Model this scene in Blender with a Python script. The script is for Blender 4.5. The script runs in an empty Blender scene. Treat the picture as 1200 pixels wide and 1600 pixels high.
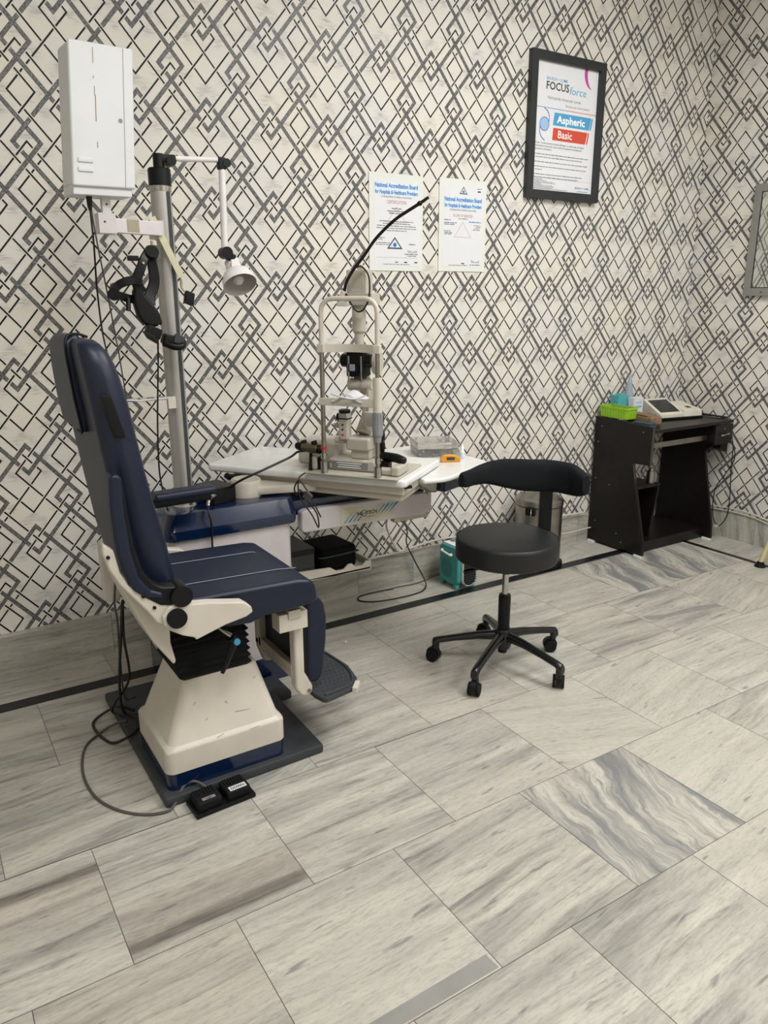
import bpy, bmesh, math, random
from mathutils import Vector, Matrix
random.seed(7)
PI = math.pi
SC = bpy.context.scene
C = SC.collection

# ------------------------------------------------------------------ camera
D_WALL = 3.12; X_RIGHT = 4.215; X_LEFT = -1.1; Y_FRONT = -2.2; Z_CEIL = 3.25
yaw, pitch, roll = math.radians(-32.288), math.radians(15.737), math.radians(-0.137)
fwd = Vector((-math.sin(yaw)*math.cos(pitch), math.cos(yaw)*math.cos(pitch), -math.sin(pitch)))
rgt = Vector((math.cos(yaw), math.sin(yaw), 0)); upv = rgt.cross(fwd)
r2 = math.cos(roll)*rgt + math.sin(roll)*upv; u2 = -math.sin(roll)*rgt + math.cos(roll)*upv
cam_data = bpy.data.cameras.new('camera'); cam = bpy.data.objects.new('camera', cam_data); C.objects.link(cam)
cam.matrix_world = Matrix(((r2.x, u2.x, -fwd.x, 0), (r2.y, u2.y, -fwd.y, 0), (r2.z, u2.z, -fwd.z, 1.438), (0, 0, 0, 1)))
cam_data.sensor_fit = 'VERTICAL'; cam_data.sensor_height = 24.0; cam_data.lens = 24.0*1184.3/1600.0
cam_data.clip_start = 0.02
SC.camera = cam

# ------------------------------------------------------------------ world, lights, exposure
w = bpy.data.worlds.new('world'); SC.world = w; w.use_nodes = True
w.node_tree.nodes['Background'].inputs[0].default_value = (0.9, 0.92, 1, 1)
w.node_tree.nodes['Background'].inputs[1].default_value = 0.15
SC.view_settings.view_transform = 'Standard'; SC.view_settings.look = 'None'
SC.view_settings.exposure = 0.0; SC.view_settings.gamma = 1.0; SC.view_settings.use_curve_mapping = False
def area(name, loc, size, power, color, rot=(0, 0, 0)):
    l = bpy.data.lights.new(name, 'AREA'); l.shape = 'RECTANGLE'; l.size, l.size_y = size; l.energy = power; l.color = color
    o = bpy.data.objects.new(name, l); o.location = loc; o.rotation_euler = rot; C.objects.link(o); return o
area('ceiling_panel_light', (2.6, 1.25, 3.22), (1.0, 1.0), 66, (1.0, 0.992, 0.978))
area('ceiling_panel_light', (0.5, 0.4, 3.22), (1.0, 1.0), 50, (1.0, 0.992, 0.978))
area('ceiling_panel_light', (2.8, -1.0, 3.22), (1.0, 1.0), 66, (1.0, 0.992, 0.978))

# ------------------------------------------------------------------ material helpers
def lin(h):
    if isinstance(h, str):
        h = h.lstrip('#'); c = [int(h[i:i+2], 16)/255 for i in (0, 2, 4)]
    else: c = h
    return tuple((x/12.92 if x <= 0.04045 else ((x+0.055)/1.055)**2.4) for x in c) + (1,)
class NT:
    def __init__(s, name):
        s.m = bpy.data.materials.new(name); s.m.use_nodes = True; s.t = s.m.node_tree
        s.b = s.t.nodes['Principled BSDF']
    def n(s, typ, **kw):
        nd = s.t.nodes.new(typ)
        for k, v in kw.items(): setattr(nd, k, v)
        return nd
    def lk(s, a, b): s.t.links.new(a, b)
    def put(s, sock, v):
        if hasattr(v, 'links') or hasattr(v, 'is_linked'): s.lk(v, sock)
        elif v is not None: sock.default_value = v
    def math(s, op, a, b=None, c=None, clamp=False):
        nd = s.n('ShaderNodeMath', operation=op); nd.use_clamp = clamp
        s.put(nd.inputs[0], a); s.put(nd.inputs[1], b)
        if c is not None: s.put(nd.inputs[2], c)
        return nd.outputs[0]
    def mix(s, f, a, b):
        nd = s.n('ShaderNodeMix', data_type='RGBA'); s.put(nd.inputs[0], f); s.put(nd.inputs[6], a); s.put(nd.inputs[7], b); return nd.outputs[2]
    def ramp(s, f, stops, interp='LINEAR'):
        nd = s.n('ShaderNodeValToRGB'); e = nd.color_ramp.elements; nd.color_ramp.interpolation = interp
        while len(e) < len(stops): e.new(0.5)
        for el, (p, c) in zip(e, stops): el.position = p; el.color = c if len(c) == 4 else tuple(c)+(1,)
        s.put(nd.inputs[0], f); return nd.outputs[0]
    def mapr(s, v, a, b, c=0.0, d=1.0):
        nd = s.n('ShaderNodeMapRange'); s.put(nd.inputs[0], v)
        for i, x in enumerate((a, b, c, d)): nd.inputs[i+1].default_value = x
        return nd.outputs[0]
    def noise(s, vec, scale, detail=4, rough=.55, dist=0.0, dim='3D'):
        nd = s.n('ShaderNodeTexNoise', noise_dimensions=dim); s.put(nd.inputs['Vector'], vec)
        nd.inputs['Scale'].default_value = scale; nd.inputs['Detail'].default_value = detail
        nd.inputs['Roughness'].default_value = rough; nd.inputs['Distortion'].default_value = dist
        return nd.outputs['Fac']
    def scale(s, vec, v, loc=None, rot=None):
        nd = s.n('ShaderNodeMapping'); s.put(nd.inputs[0], vec); nd.inputs['Scale'].default_value = v
        if loc: nd.inputs['Location'].default_value = loc
        if rot: nd.inputs['Rotation'].default_value = rot
        return nd.outputs[0]
    def obj(s): return s.n('ShaderNodeTexCoord').outputs['Object']
    def bump(s, h, strength, dist=0.002):
        nd = s.n('ShaderNodeBump'); nd.inputs['Strength'].default_value = strength; nd.inputs['Distance'].default_value = dist
        s.put(nd.inputs['Height'], h); s.lk(nd.outputs[0], s.b.inputs['Normal'])
def mat(name, col, rough=.5, metal=0.0, var=0.06, vscale=18, bump=0.0, bscale=250, spec=None, alpha=None, trans=0.0, col2=None, emit=0.0, coat=0.0):
    m = NT(name); c = lin(col)
    o = m.obj(); f = m.noise(o, vscale, 3)
    if col2: c2 = lin(col2)
    else: c2 = tuple(max(0, x*(1-var*2.2)) for x in c[:3]) + (1,)
    m.lk(m.mix(m.mapr(f, .35, .7), c, c2), m.b.inputs['Base Color'])
    m.b.inputs['Roughness'].default_value = rough; m.b.inputs['Metallic'].default_value = metal
    if spec is not None: m.b.inputs['Specular IOR Level'].default_value = spec
    if trans: m.b.inputs['Transmission Weight'].default_value = trans
    if coat: m.b.inputs['Coat Weight'].default_value = coat
    if alpha is not None: m.b.inputs['Alpha'].default_value = alpha
    if emit:
        m.b.inputs['Emission Color'].default_value = c; m.b.inputs['Emission Strength'].default_value = emit
    if bump: m.bump(m.noise(o, bscale, 2), bump, .0006)
    return m.m
M = {}
M['navy'] = mat('navy_vinyl', '#0e182f', .42, spec=.4, bump=.25, bscale=420, var=.08)
M['navy_gloss'] = mat('navy_gloss_plastic', '#081c3c', .16, var=.03, coat=.3)
M['seam'] = mat('pale_thread', '#8a93a8', .7)
M['black'] = mat('black_plastic', '#07090c', .42, var=.1, spec=.28)
M['black_matt'] = mat('black_rubber', '#0c0e10', .75, var=.1, spec=.25)
M['black_fabric'] = mat('black_fabric', '#08090b', .95, bump=.4, bscale=600, spec=.2)
M['stool_vinyl'] = mat('black_vinyl', '#0b0e10', .48, bump=.3, bscale=300, var=.08)
M['cover_cloth'] = mat('black_stretch_cloth', '#131619', .85, bump=.5, bscale=60, spec=.2)
M['stool_metal'] = mat('black_enamelled_steel', '#101214', .22, var=.05)
M['cream'] = mat('cream_enamel', '#cbc4b8', .38, var=.05, vscale=7)
M['cream_d'] = mat('cream_plastic', '#b9b1a2', .45, var=.06, vscale=12)
M['white'] = mat('white_laminate', '#dfdfdc', .22, var=.03)
M['white_panel'] = mat('white_steel_panel', '#cbc5c6', .35, var=.03)
M['boxwhite'] = mat('white_painted_metal', '#d2d4d6', .38, var=.03, vscale=6)
M['slit'] = mat('instrument_beige', '#b8b2a6', .42, var=.05)
M['chrome'] = mat('chrome', '#b9b8b4', .16, metal=1.0, var=.03)
M['steel'] = mat('brushed_steel', '#a09c95', .3, metal=1.0, var=.1)
M['alu'] = mat('anodised_aluminium', '#b5b3af', .45, metal=.7, var=.06, vscale=5)
M['mat_grey'] = mat('dark_grey_rubber', '#33363a', .6, var=.08)
M['grey_knob'] = mat('grey_plastic', '#85888c', .5)
M['red'] = mat('red_plastic', '#b32626', .4)
M['blue_tip'] = mat('light_blue_plastic', '#3d90ba', .4)
M['teal'] = mat('turquoise_plastic', '#3f9c9c', .38, var=.04)
M['teal_d'] = mat('dark_vent', '#1d4c4d', .6)
M['desk'] = mat('dark_wenge_laminate', '#120f0f', .38, col2='#191514', vscale=30, spec=.32)
M['deskedge'] = mat('brown_edge_band', '#3c3431', .4)
M['green'] = mat('lime_plastic', '#93c42c', .45)
M['tealbox'] = mat('teal_card', '#4fa7ae', .5)
M['clear_blue'] = mat('translucent_bottle', '#c2d3e2', .12, trans=.55)
M['whitebox'] = mat('white_card', '#d5d8de', .5)
M['brown'] = mat('brown_leather', '#85674f', .55, var=.15, vscale=40)
M['bluecard'] = mat('grey_blue_plastic', '#33474f', .45)
M['device'] = mat('ivory_plastic', '#d3cfc0', .4)
M['screen'] = mat('dark_screen', '#2b2d2e', .15)
M['clear'] = mat('clear_plastic', '#e8e8e4', .08, trans=.85)
M['orange'] = mat('orange_plastic', '#d99420', .35)
M['yellowish'] = mat('aged_tape', '#c9c4a8', .5)
M['iv_leg'] = mat('cream_painted_tube', '#c9bd93', .35)
M['paper'] = mat('glossy_paper', '#dddee2', .3, var=.01)
M['laminate'] = mat('laminated_margin', '#dcdfd9', .18, var=.01)
M['ink'] = mat('black_ink', '#23262a', .4, var=0)
M['ink_grey'] = mat('grey_ink', '#6f7276', .4, var=0)
M['ink_pale'] = mat('pale_ink', '#c9c0c4', .4, var=0)
M['ink_blue'] = mat('blue_ink', '#1f6cb8', .4, var=0)
M['ink_bg'] = mat('pale_blue_highlight', '#cfe2ef', .4, var=0)
M['ink_red'] = mat('red_ink', '#a8545c', .4, var=0)
M['ink_teal'] = mat('teal_ink', '#27565c', .4, var=0)
M['ink_sky'] = mat('sky_blue_ink', '#4b9bc7', .35, var=0)
M['ink_orange'] = mat('vermilion_ink', '#cb4b35', .35, var=0)
M['ink_mag'] = mat('magenta_ink', '#b8449c', .35, var=0)
M['ink_lens'] = mat('pale_lens_ink', '#9dbbdd', .35, var=0)
M['ink_white'] = mat('white_ink', '#f0f2f2', .35, var=0)
M['ink_violet'] = mat('violet_ink', '#3a3f86', .4, var=0)
M['frame'] = mat('black_frame', '#24282a', .45, var=.04)
M['mframe'] = mat('grey_frame_aluminium', '#8c8c88', .4, metal=.3)
M['mirror'] = mat('mirror_glass', '#c8ccc8', .03, metal=1.0, var=0)
M['cable_grey'] = mat('grey_cable', '#4f4b49', .5)
M['cable_black'] = mat('black_cable', '#0c0d0f', .5)
M['cable_white'] = mat('white_cable', '#c4bfb4', .5)
M['bronze'] = mat('bronze_metal', '#6f6650', .3, metal=.7)
M['lampwhite'] = mat('white_lamp_enamel', '#e2dfde', .4)
M['lampin'] = mat('lamp_reflector', '#b5b0ae', .5)
M['bulb'] = mat('bulb_glass', '#d9d5d2', .15)
M['ceil'] = mat('white_ceiling_paint', '#d9d7d0', .8)
M['plain'] = mat('cream_wall_paint', '#d8d4ca', .8)
M['stain'] = mat('brown_glue_stain', '#9a917c', .6)
M['trimblack'] = mat('black_granite_strip', '#17181a', .3, var=.1, vscale=90)
M['coil'] = mat('grey_speckled_plastic', '#8e8c88', .5)
M['plate'] = mat('name_plate', '#c9c3ad', .4)
M['plate_grey'] = mat('grey_name_plate', '#7e7d7b', .4)

# ------------------------------------------------------------------ geometry helpers
class B:
    """collects shapes in world coordinates, then links them as one mesh object"""
    def __init__(s): s.bm = bmesh.new(); s.mats = []; s.done = s.bm.faces.layers.int.new('done')
    def mi(s, m):
        if m not in s.mats: s.mats.append(m)
        return s.mats.index(m)
    def _new(s, f0, m):
        i = s.mi(m); L = s.bm.faces.layers.int['done']
        for f in s.bm.faces:
            if f[L] == 0: f.material_index = i; f.smooth = True; f[L] = 1
    def _bevel(s, geomfaces, w, seg=2, ang=30):
        es = set()
        for f in geomfaces:
            for e in f.edges:
                if len(e.link_faces) == 2 and e.calc_face_angle(0) > math.radians(ang): es.add(e)
        if es and w > 0:
            bmesh.ops.bevel(s.bm, geom=list(es), offset=w, segments=seg, profile=.5, affect='EDGES', clamp_overlap=True)
    def box(s, lo, hi, m, bev=0.0, seg=2, rot=None, piv=None):
        f0 = len(s.bm.faces)
        vs = [s.bm.verts.new((x, y, z)) for x in (lo[0], hi[0]) for y in (lo[1], hi[1]) for z in (lo[2], hi[2])]
        F = [(0, 1, 3, 2), (4, 6, 7, 5), (0, 4, 5, 1), (2, 3, 7, 6), (0, 2, 6, 4), (1, 5, 7, 3)]
        fs = [s.bm.faces.new([vs[i] for i in f]) for f in F]
        if rot is not None:
            p = Vector(piv) if piv is not None else (Vector(lo)+Vector(hi))/2
            for v in vs: v.co = p + rot @ (v.co-p)
        s._bevel(fs, bev, seg); s._new(f0, m); return s
    def obox(s, c, ax, ay, az, m, bev=0.0, seg=2):
        """box from centre and three half-axis vectors"""
        f0 = len(s.bm.faces); c, ax, ay, az = map(Vector, (c, ax, ay, az))
        vs = [s.bm.verts.new(c+i*ax+j*ay+k*az) for i in (-1, 1) for j in (-1, 1) for k in (-1, 1)]
        F = [(0, 1, 3, 2), (4, 6, 7, 5), (0, 4, 5, 1), (2, 3, 7, 6), (0, 2, 6, 4), (1, 5, 7, 3)]
        fs = [s.bm.faces.new([vs[i] for i in f]) for f in F]
        bmesh.ops.recalc_face_normals(s.bm, faces=fs)
        s._bevel(fs, bev, seg); s._new(f0, m); return s
    def prism(s, pts, ax, lo, hi, m, bev=0.0, seg=2, ang=30):
        """polygon extruded along an axis: ax 'x' takes (y,z), 'y' takes (x,z), 'z' takes (x,y)"""
        f0 = len(s.bm.faces)
        def mk(p, t): return {'x': (t, p[0], p[1]), 'y': (p[0], t, p[1]), 'z': (p[0], p[1], t)}[ax]
        a = [s.bm.verts.new(mk(p, lo)) for p in pts]; b = [s.bm.verts.new(mk(p, hi)) for p in pts]; n = len(pts)
        fs = [s.bm.faces.new(a), s.bm.faces.new(b[::-1])] + [s.bm.faces.new([a[i], b[i], b[(i+1) % n], a[(i+1) % n]]) for i in range(n)]
        bmesh.ops.recalc_face_normals(s.bm, faces=fs)
        s._bevel(fs, bev, seg, ang); s._new(f0, m); return s
    def loft(s, loops, m, cap=True):
        f0 = len(s.bm.faces); R = [[s.bm.verts.new(p) for p in L] for L in loops]; n = len(loops[0]); fs = []
        for a, b in zip(R, R[1:]):
            for i in range(n): fs.append(s.bm.faces.new([a[i], a[(i+1) % n], b[(i+1) % n], b[i]]))
        if cap: fs.append(s.bm.faces.new(R[0][::-1])); fs.append(s.bm.faces.new(R[-1]))
        bmesh.ops.recalc_face_normals(s.bm, faces=fs); s._new(f0, m); return s
    def tube(s, pts, r, m, seg=10, smooth=0, flat=None):
        """tube along points; r number or list; flat=(a,b) squashes the section"""
        P = [Vector(p) for p in pts]
        Rr = list(r) if isinstance(r, (list, tuple)) else [r]*len(P)
        if smooth:
            Q, RR = [], []
            for i in range(len(P)-1):
                p0, p1, p2, p3 = P[max(i-1, 0)], P[i], P[i+1], P[min(i+2, len(P)-1)]
                for k in range(smooth):
                    t = k/smooth; t2, t3 = t*t, t*t*t
                    Q.append(.5*((2*p1)+(-p0+p2)*t+(2*p0-5*p1+4*p2-p3)*t2+(-p0+3*p1-3*p2+p3)*t3)); RR.append(Rr[i]*(1-t)+Rr[i+1]*t)
            Q.append(P[-1]); RR.append(Rr[-1]); P, Rr = Q, RR
        loops = []; up = None
        for i, p in enumerate(P):
            d = (P[min(i+1, len(P)-1)]-P[max(i-1, 0)]).normalized()
            if up is None:
                up = Vector((0, 0, 1)) if abs(d.z) < .9 else Vector((1, 0, 0))
            side = d.cross(up).normalized(); up = side.cross(d).normalized()
            a, b = (Rr[i], Rr[i]) if flat is None else (Rr[i]*flat[0], Rr[i]*flat[1])
            loops.append([p + side*math.cos(2*PI*k/seg)*a + up*math.sin(2*PI*k/seg)*b for k in range(seg)])
        return s.loft(loops, m)
    def cyl(s, p0, p1, r, m, r1=None, seg=24): return s.tube([p0, p1], [r, r if r1 is None else r1], m, seg)
    def lathe(s, prof, c, m, axis=(0, 0, 1), seg=32, cap=True):
        """profile of (radius, height) round an axis through c"""
        a = Vector(axis).normalized(); u = a.orthogonal().normalized(); v = a.cross(u); c = Vector(c)
        return s.loft([[c + a*h + (u*math.cos(2*PI*k/seg)+v*math.sin(2*PI*k/seg))*max(r, 1e-4) for k in range(seg)] for r, h in prof], m, cap)
    def ell(s, c, r, m, seg=20, rot=None):
        f0 = len(s.bm.faces)
        g = bmesh.ops.create_uvsphere(s.bm, u_segments=seg, v_segments=seg//2, radius=1)
        for v in g['verts']:
            q = Vector((v.co.x*r[0], v.co.y*r[1], v.co.z*r[2]))
            if rot is not None: q = rot @ q
            v.co = Vector(c)+q
        s._new(f0, m); return s
    def quad(s, pts, m):
        f0 = len(s.bm.faces); s.bm.faces.new([s.bm.verts.new(p) for p in pts]); s._new(f0, m); return s
    def text(s, body, o, xd, yd, size, m, width=None, align='LEFT', shear=0.0, bold=0.0):
        """built-in lettering lying on a surface; o is the baseline start, xd / yd the reading and up directions"""
        cu = bpy.data.curves.new('lettering', 'FONT'); cu.body = body; cu.size = 1.0; cu.shear = shear; cu.offset = bold; cu.resolution_u = 2
        ob = bpy.data.objects.new('lettering', cu); C.objects.link(ob)
        dg = bpy.context.evaluated_depsgraph_get(); me = bpy.data.meshes.new_from_object(ob.evaluated_get(dg))
        bpy.data.objects.remove(ob); bpy.data.curves.remove(cu)
        if not me.vertices: return s
        x0 = min(v.co.x for v in me.vertices); x1 = max(v.co.x for v in me.vertices)
        sx = size if width is None else width/(x1-x0)
        off = {'LEFT': -x0, 'CENTER': -(x0+x1)/2, 'RIGHT': -x1}[align]
        o, xd, yd = Vector(o), Vector(xd).normalized(), Vector(yd).normalized()
        for v in me.vertices: v.co = o + xd*(v.co.x+off)*sx + yd*v.co.y*size
        f0 = len(s.bm.faces); s.bm.from_mesh(me); bpy.data.meshes.remove(me); s._new(f0, m); return s
    def words(s, o, width, h, m, align='LEFT'):
        """a line of print too small to read: short marks with gaps"""
        o = Vector(o); x = {'LEFT': 0, 'CENTER': -width/2, 'RIGHT': -width}[align]; end = x+width
        while x < end-h*.4:
            w_ = min(random.uniform(1.0, 4.2)*h, end-x); hh = h*random.uniform(.42, .55)
            s.quad([o+Vector((x, 0, 0)), o+Vector((x+w_, 0, 0)), o+Vector((x+w_, 0, hh)), o+Vector((x, 0, hh))], m); x += w_+h*.45
        return s
    def make(s, name, parent=None, origin=None, angle=32, kind=None, label=None):
        root = parent
        o0 = Vector(origin) if origin is not None else (worldloc(parent) if parent else Vector((0, 0, 0)))
        for v in s.bm.verts: v.co -= o0
        me = bpy.data.meshes.new(name); s.bm.to_mesh(me); s.bm.free()
        for m in s.mats: me.materials.append(M[m] if isinstance(m, str) else m)
        me.set_sharp_from_angle(angle=math.radians(angle))
        ob = bpy.data.objects.new(name, me); C.objects.link(ob)
        if parent: ob.parent = parent; ob.location = o0 - worldloc(parent)
        else: ob.location = o0
        wn = ob.modifiers.new('even_shading', 'WEIGHTED_NORMAL'); wn.keep_sharp = True; wn.weight = 80
        if kind: ob['kind'] = kind
        if label: ob['label'] = label
        return ob
def worldloc(o):
    v = Vector((0, 0, 0))
    while o: v = v + o.location; o = o.parent
    return v
def tag(o, label, cat, group=None):
    o['label'] = label; o['category'] = cat
    if group: o['group'] = group
    return o
def thing(name, label, cat, loc, group=None):
    o = bpy.data.objects.new(name, None); o.empty_display_size = .05; C.objects.link(o); o.location = loc
    return tag(o, label, cat, group)
def rrect(x0, x1, y0, y1, z, r=.01, n=4):
    """rounded rectangle loop in a horizontal plane"""
    out = []
    for cx, cy, a0 in ((x1-r, y1-r, 0), (x0+r, y1-r, 90), (x0+r, y0+r, 180), (x1-r, y0+r, 270)):
        for k in range(n+1):
            a = math.radians(a0+90*k/n); out.append((cx+r*math.cos(a), cy+r*math.sin(a), z))
    return out
def rz(a): return Matrix.Rotation(a, 3, 'Z')

# ------------------------------------------------------------------ wallpaper
def paper_base():
    m = NT('wallpaper_ground'); uv = m.n('ShaderNodeUVMap', uv_map='cell').outputs[0]
    o = m.obj()
    soft = m.noise(o, 3.5, 3); warm = m.mix(m.mapr(soft, .35, .65), lin('#dbd6ca'), lin('#d5d3cf'))
    st = m.noise(m.scale(o, (16, 16, 230)), 1.0, 4, .65, .3)       # fine horizontal brush strokes
    sep = m.n('ShaderNodeSeparateXYZ'); m.lk(uv, sep.inputs[0])
    wob = m.noise(m.scale(o, (20, 20, 160)), 1.0, 3, .6)
    total = None
    for (a, b, ra, rb, k) in ((0, .055, .07, .05, 1), (-.22, .53, .07, .06, 1), (.23, .53, .07, .06, 1), (.27, .335, .05, .06, .9), (.73, .335, .06, .06, .9),
                              (.5, .775, .08, .035, 1), (.5, .18, .05, .04, .5), (.30, .95, .06, .06, .8), (.71, .93, .06, .06, .8), (0, .60, .05, .04, .6), (-.10, .13, .05, .06, .7), (.12, .13, .05, .06, .7), (.42, .42, .05, .05, .5), (.60, .42, .05, .05, .5)):
        ds = m.math('SUBTRACT', m.math('FRACT', m.math('ADD', sep.outputs[0], .5-a)), .5)
        dt = m.math('SUBTRACT', m.math('FRACT', m.math('ADD', sep.outputs[1], .5-b)), .5)
        ds = m.math('ADD', ds, m.math('MULTIPLY', m.math('SUBTRACT', wob, .5), .40))
        q = m.math('ADD', m.math('POWER', m.math('ABSOLUTE', m.math('DIVIDE', ds, ra)), 2.0), m.math('POWER', m.math('ABSOLUTE', m.math('DIVIDE', dt, rb)), 2.0))
        g = m.math('MULTIPLY', m.math('EXPONENT', m.math('MULTIPLY', q, -1.0)), k)
        total = g if total is None else m.math('ADD', total, g)
    sm = m.math('MULTIPLY', total, m.mapr(st, .40, .60, .08, 1.15), clamp=True)
    col = m.mix(m.math('MULTIPLY', sm, .62), warm, lin('#77747b'))
    col = m.mix(m.math('MULTIPLY', m.mapr(st, .45, .8), .22), col, lin('#ded9c9'))
    m.lk(col, m.b.inputs['Base Color']); m.b.inputs['Roughness'].default_value = .62
    m.bump(st, .25, .0006)
    return m.m
def paper_band():
    m = NT('wallpaper_grey_band'); uv = m.n('ShaderNodeUVMap', uv_map='band').outputs[0]
    sep = m.n('ShaderNodeSeparateXYZ'); m.lk(uv, sep.inputs[0])
    edge = m.math('GREATER_THAN', m.math('ABSOLUTE', sep.outputs[1]), .405)
    o = m.obj(); nz = m.noise(o, 125, 2, .5, 1.8)
    scroll = m.math('LESS_THAN', m.math('ABSOLUTE', m.math('SUBTRACT', nz, .5)), .032)
    c = m.mix(m.math('MULTIPLY', scroll, .75), lin('#474648'), lin('#a5a3a1'))
    m.lk(m.mix(m.math('MULTIPLY', edge, .9), c, lin('#19181b')), m.b.inputs['Base Color'])
    m.b.inputs['Roughness'].default_value = .42; m.b.inputs['Specular IOR Level'].default_value = .35
    return m.m
M['paper'+'_ground'] = paper_base(); M['band'] = paper_band()
M['line'] = mat('wallpaper_black_line', '#0c0b0f', .5, var=0, spec=.25)
S6 = 1/6
SEG = {'T1': ('/', 0.0, 0.0, 8*S6), 'T3': ('/', 2*S6, -4*S6, 4*S6), 'T5': ('/', 4*S6, -12*S6, -2*S6),
       'T2': ('\\', -4*S6, 2*S6, 12*S6), 'T4': ('\\', -2*S6, -4*S6, 4*S6), 'T6': ('\\', 0.0, -8*S6, 0.0),
       'G1': ('/', .176, -.176-8*S6, -.176), 'G2': ('\\', -.176, .176, .176+8*S6),
       'G3': ('\\', -.513, .513-8*S6, .513), 'G4': ('/', .513, -.513, -.513+8*S6)}
OVER = {('T2', 'T5'), ('T1', 'T2'), ('T5', 'T6'), ('T1', 'T6'), ('T2', 'T3'), ('T4', 'T5'), ('T4', 'T3'), ('T3', 'G2'), ('T3', 'G3'), ('G3', 'T5'), ('G2', 'T1'),
        ('G1', 'T4'), ('G4', 'T4'), ('G4', 'T2'), ('T6', 'G1'), ('G3', 'G1'), ('G2', 'G4'), ('G1', 'G2'), ('G3', 'G4')}
WT, WG, GAP = .029, .070, .017
def seg_pieces():
    out = {}
    for A, (ta, c, a0, a1) in SEG.items():
        w = WG if A[0] == 'G' else WT; cuts = []
        for Bn, (tb, cb, b0, b1) in SEG.items():
            if tb == ta or (Bn, A) not in OVER: continue
            wo = WG if Bn[0] == 'G' else WT
            for i in range(-4, 5):
                for j in range(-4, 5):
                    if ta == '/': x = cb+i-j; lo, hi = b0+i+j, b1+i+j
                    else: x = cb+i+j; lo, hi = b0+i-j, b1+i-j
                    if a0+1e-6 < x < a1-1e-6 and lo+1e-6 < c < hi-1e-6:
                        g = 0.0 if (A[0] == 'G' and Bn[0] == 'G') else GAP
                        cuts.append((x-wo/2-g, x+wo/2+g))
        cuts.sort(); cur = a0-w/2; pcs = []
        for x0, x1 in cuts:
            if x0 > cur: pcs.append((cur, x0))
            cur = max(cur, x1)
        if cur < a1+w/2: pcs.append((cur, a1+w/2))
        out[A] = (ta, c, w, pcs)
    return out
PIECES = seg_pieces()
def clip(poly, x0, x1, z0, z1):
    for k, v, sgn in ((0, x0, 1), (0, x1, -1), (1, z0, 1), (1, z1, -1)):
        out = []
        for a, b in zip(poly, poly[1:]+poly[:1]):
            ia, ib = sgn*(a[k]-v) >= 0, sgn*(b[k]-v) >= 0
            if ia: out.append(a)
            if ia != ib:
                t = (v-a[k])/(b[k]-a[k]); out.append((a[0]+t*(b[0]-a[0]), a[1]+t*(b[1]-a[1])))
        poly = out
        if len(poly) < 3: return []
    return poly
def papered_wall(name, h0, h1, z0, z1, to3, to2, fromst, tost, flipwind):
    """to3(h,z,off) point in space; tost(h,z)->(s,t); fromst(s,t)->(h,z)"""
    bm = bmesh.new(); uc = bm.loops.layers.uv.new('cell'); ub = bm.loops.layers.uv.new('band')
    def add(poly, off, mi, band):
        vs = [bm.verts.new(to3(h, z, off)) for h, z in poly]
        f = bm.faces.new(vs); f.material_index = mi
        for l, (h, z) in zip(f.loops, poly):
            s, t = tost(h, z); l[uc].uv = (s, t); l[ub].uv = band(s, t)
        return f
    rect = [(h0, z0), (h1, z0), (h1, z1), (h0, z1)]
    # the wall body with thickness
    add(rect, 0, 0, lambda s, t: (0, 0))
    back = [bm.verts.new(to3(h, z, -.12)) for h, z in rect[::-1]]; bm.faces.new(back)
    cor = [tost(*p) for p in rect]; smin = min(c[0] for c in cor); smax = max(c[0] for c in cor); tmin = min(c[1] for c in cor); tmax = max(c[1] for c in cor)
    for i in range(int(smin)-3, int(smax)+4):
        for j in range(int(tmin)-3, int(tmax)+4):
            for li, (A, (typ, c, w, pcs)) in enumerate(PIECES.items()):
                for a, b in pcs:
                    pts = []
                    for u, v in ((c-w/2, a), (c+w/2, a), (c+w/2, b), (c-w/2, b)):
                        p, m = (u, v) if typ == '/' else (v, u)
                        pts.append(fromst((p+m)/2+i, (p-m)/2+j))
                    pl = clip(pts, h0, h1, z0, z1)
                    if not pl: continue
                    if typ == '/': bf = lambda s, t: ((s-i)-(t-j), ((s-i)+(t-j)-c)/w)
                    else: bf = lambda s, t: ((s-i)+(t-j), ((s-i)-(t-j)-c)/w)
                    add(pl, .0004+.00005*li, 2 if A[0] == 'G' else 1, bf)
    me = bpy.data.meshes.new(name); bm.normal_update(); bm.to_mesh(me); bm.free()
    for k in ('paper_ground', 'line', 'band'): me.materials.append(M[k])
    o = bpy.data.objects.new(name, me); C.objects.link(o); o['kind'] = 'structure'; return o
PX, PZ = .26619, .31856
papered_wall('wall_back', X_LEFT, X_RIGHT, 0, Z_CEIL, lambda h, z, o: (h, D_WALL-o, z), None,
             lambda s, t: (.6303+s*PX, 2.554-t*PZ), lambda h, z: ((h-.6303)/PX, (2.554-z)/PZ), False)
papered_wall('wall_right', Y_FRONT, D_WALL, 0, Z_CEIL, lambda h, z, o: (X_RIGHT-o, h, z), None,
             lambda s, t: (2.862+s*PX, 2.336+t*.3136), lambda h, z: ((h-2.862)/PX, (z-2.336)/.3136), True)
B().box((X_LEFT-.12, Y_FRONT, 0), (X_LEFT, D_WALL, Z_CEIL), 'plain').make('wall_left', kind='structure')
B().box((X_LEFT-.12, Y_FRONT-.12, 0), (X_RIGHT+.12, Y_FRONT, Z_CEIL), 'plain').make('wall_front', kind='structure')
B().box((X_LEFT-.12, Y_FRONT-.12, Z_CEIL), (X_RIGHT+.12, D_WALL+.12, Z_CEIL+.1), 'ceil').make('ceiling', kind='structure')

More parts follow.
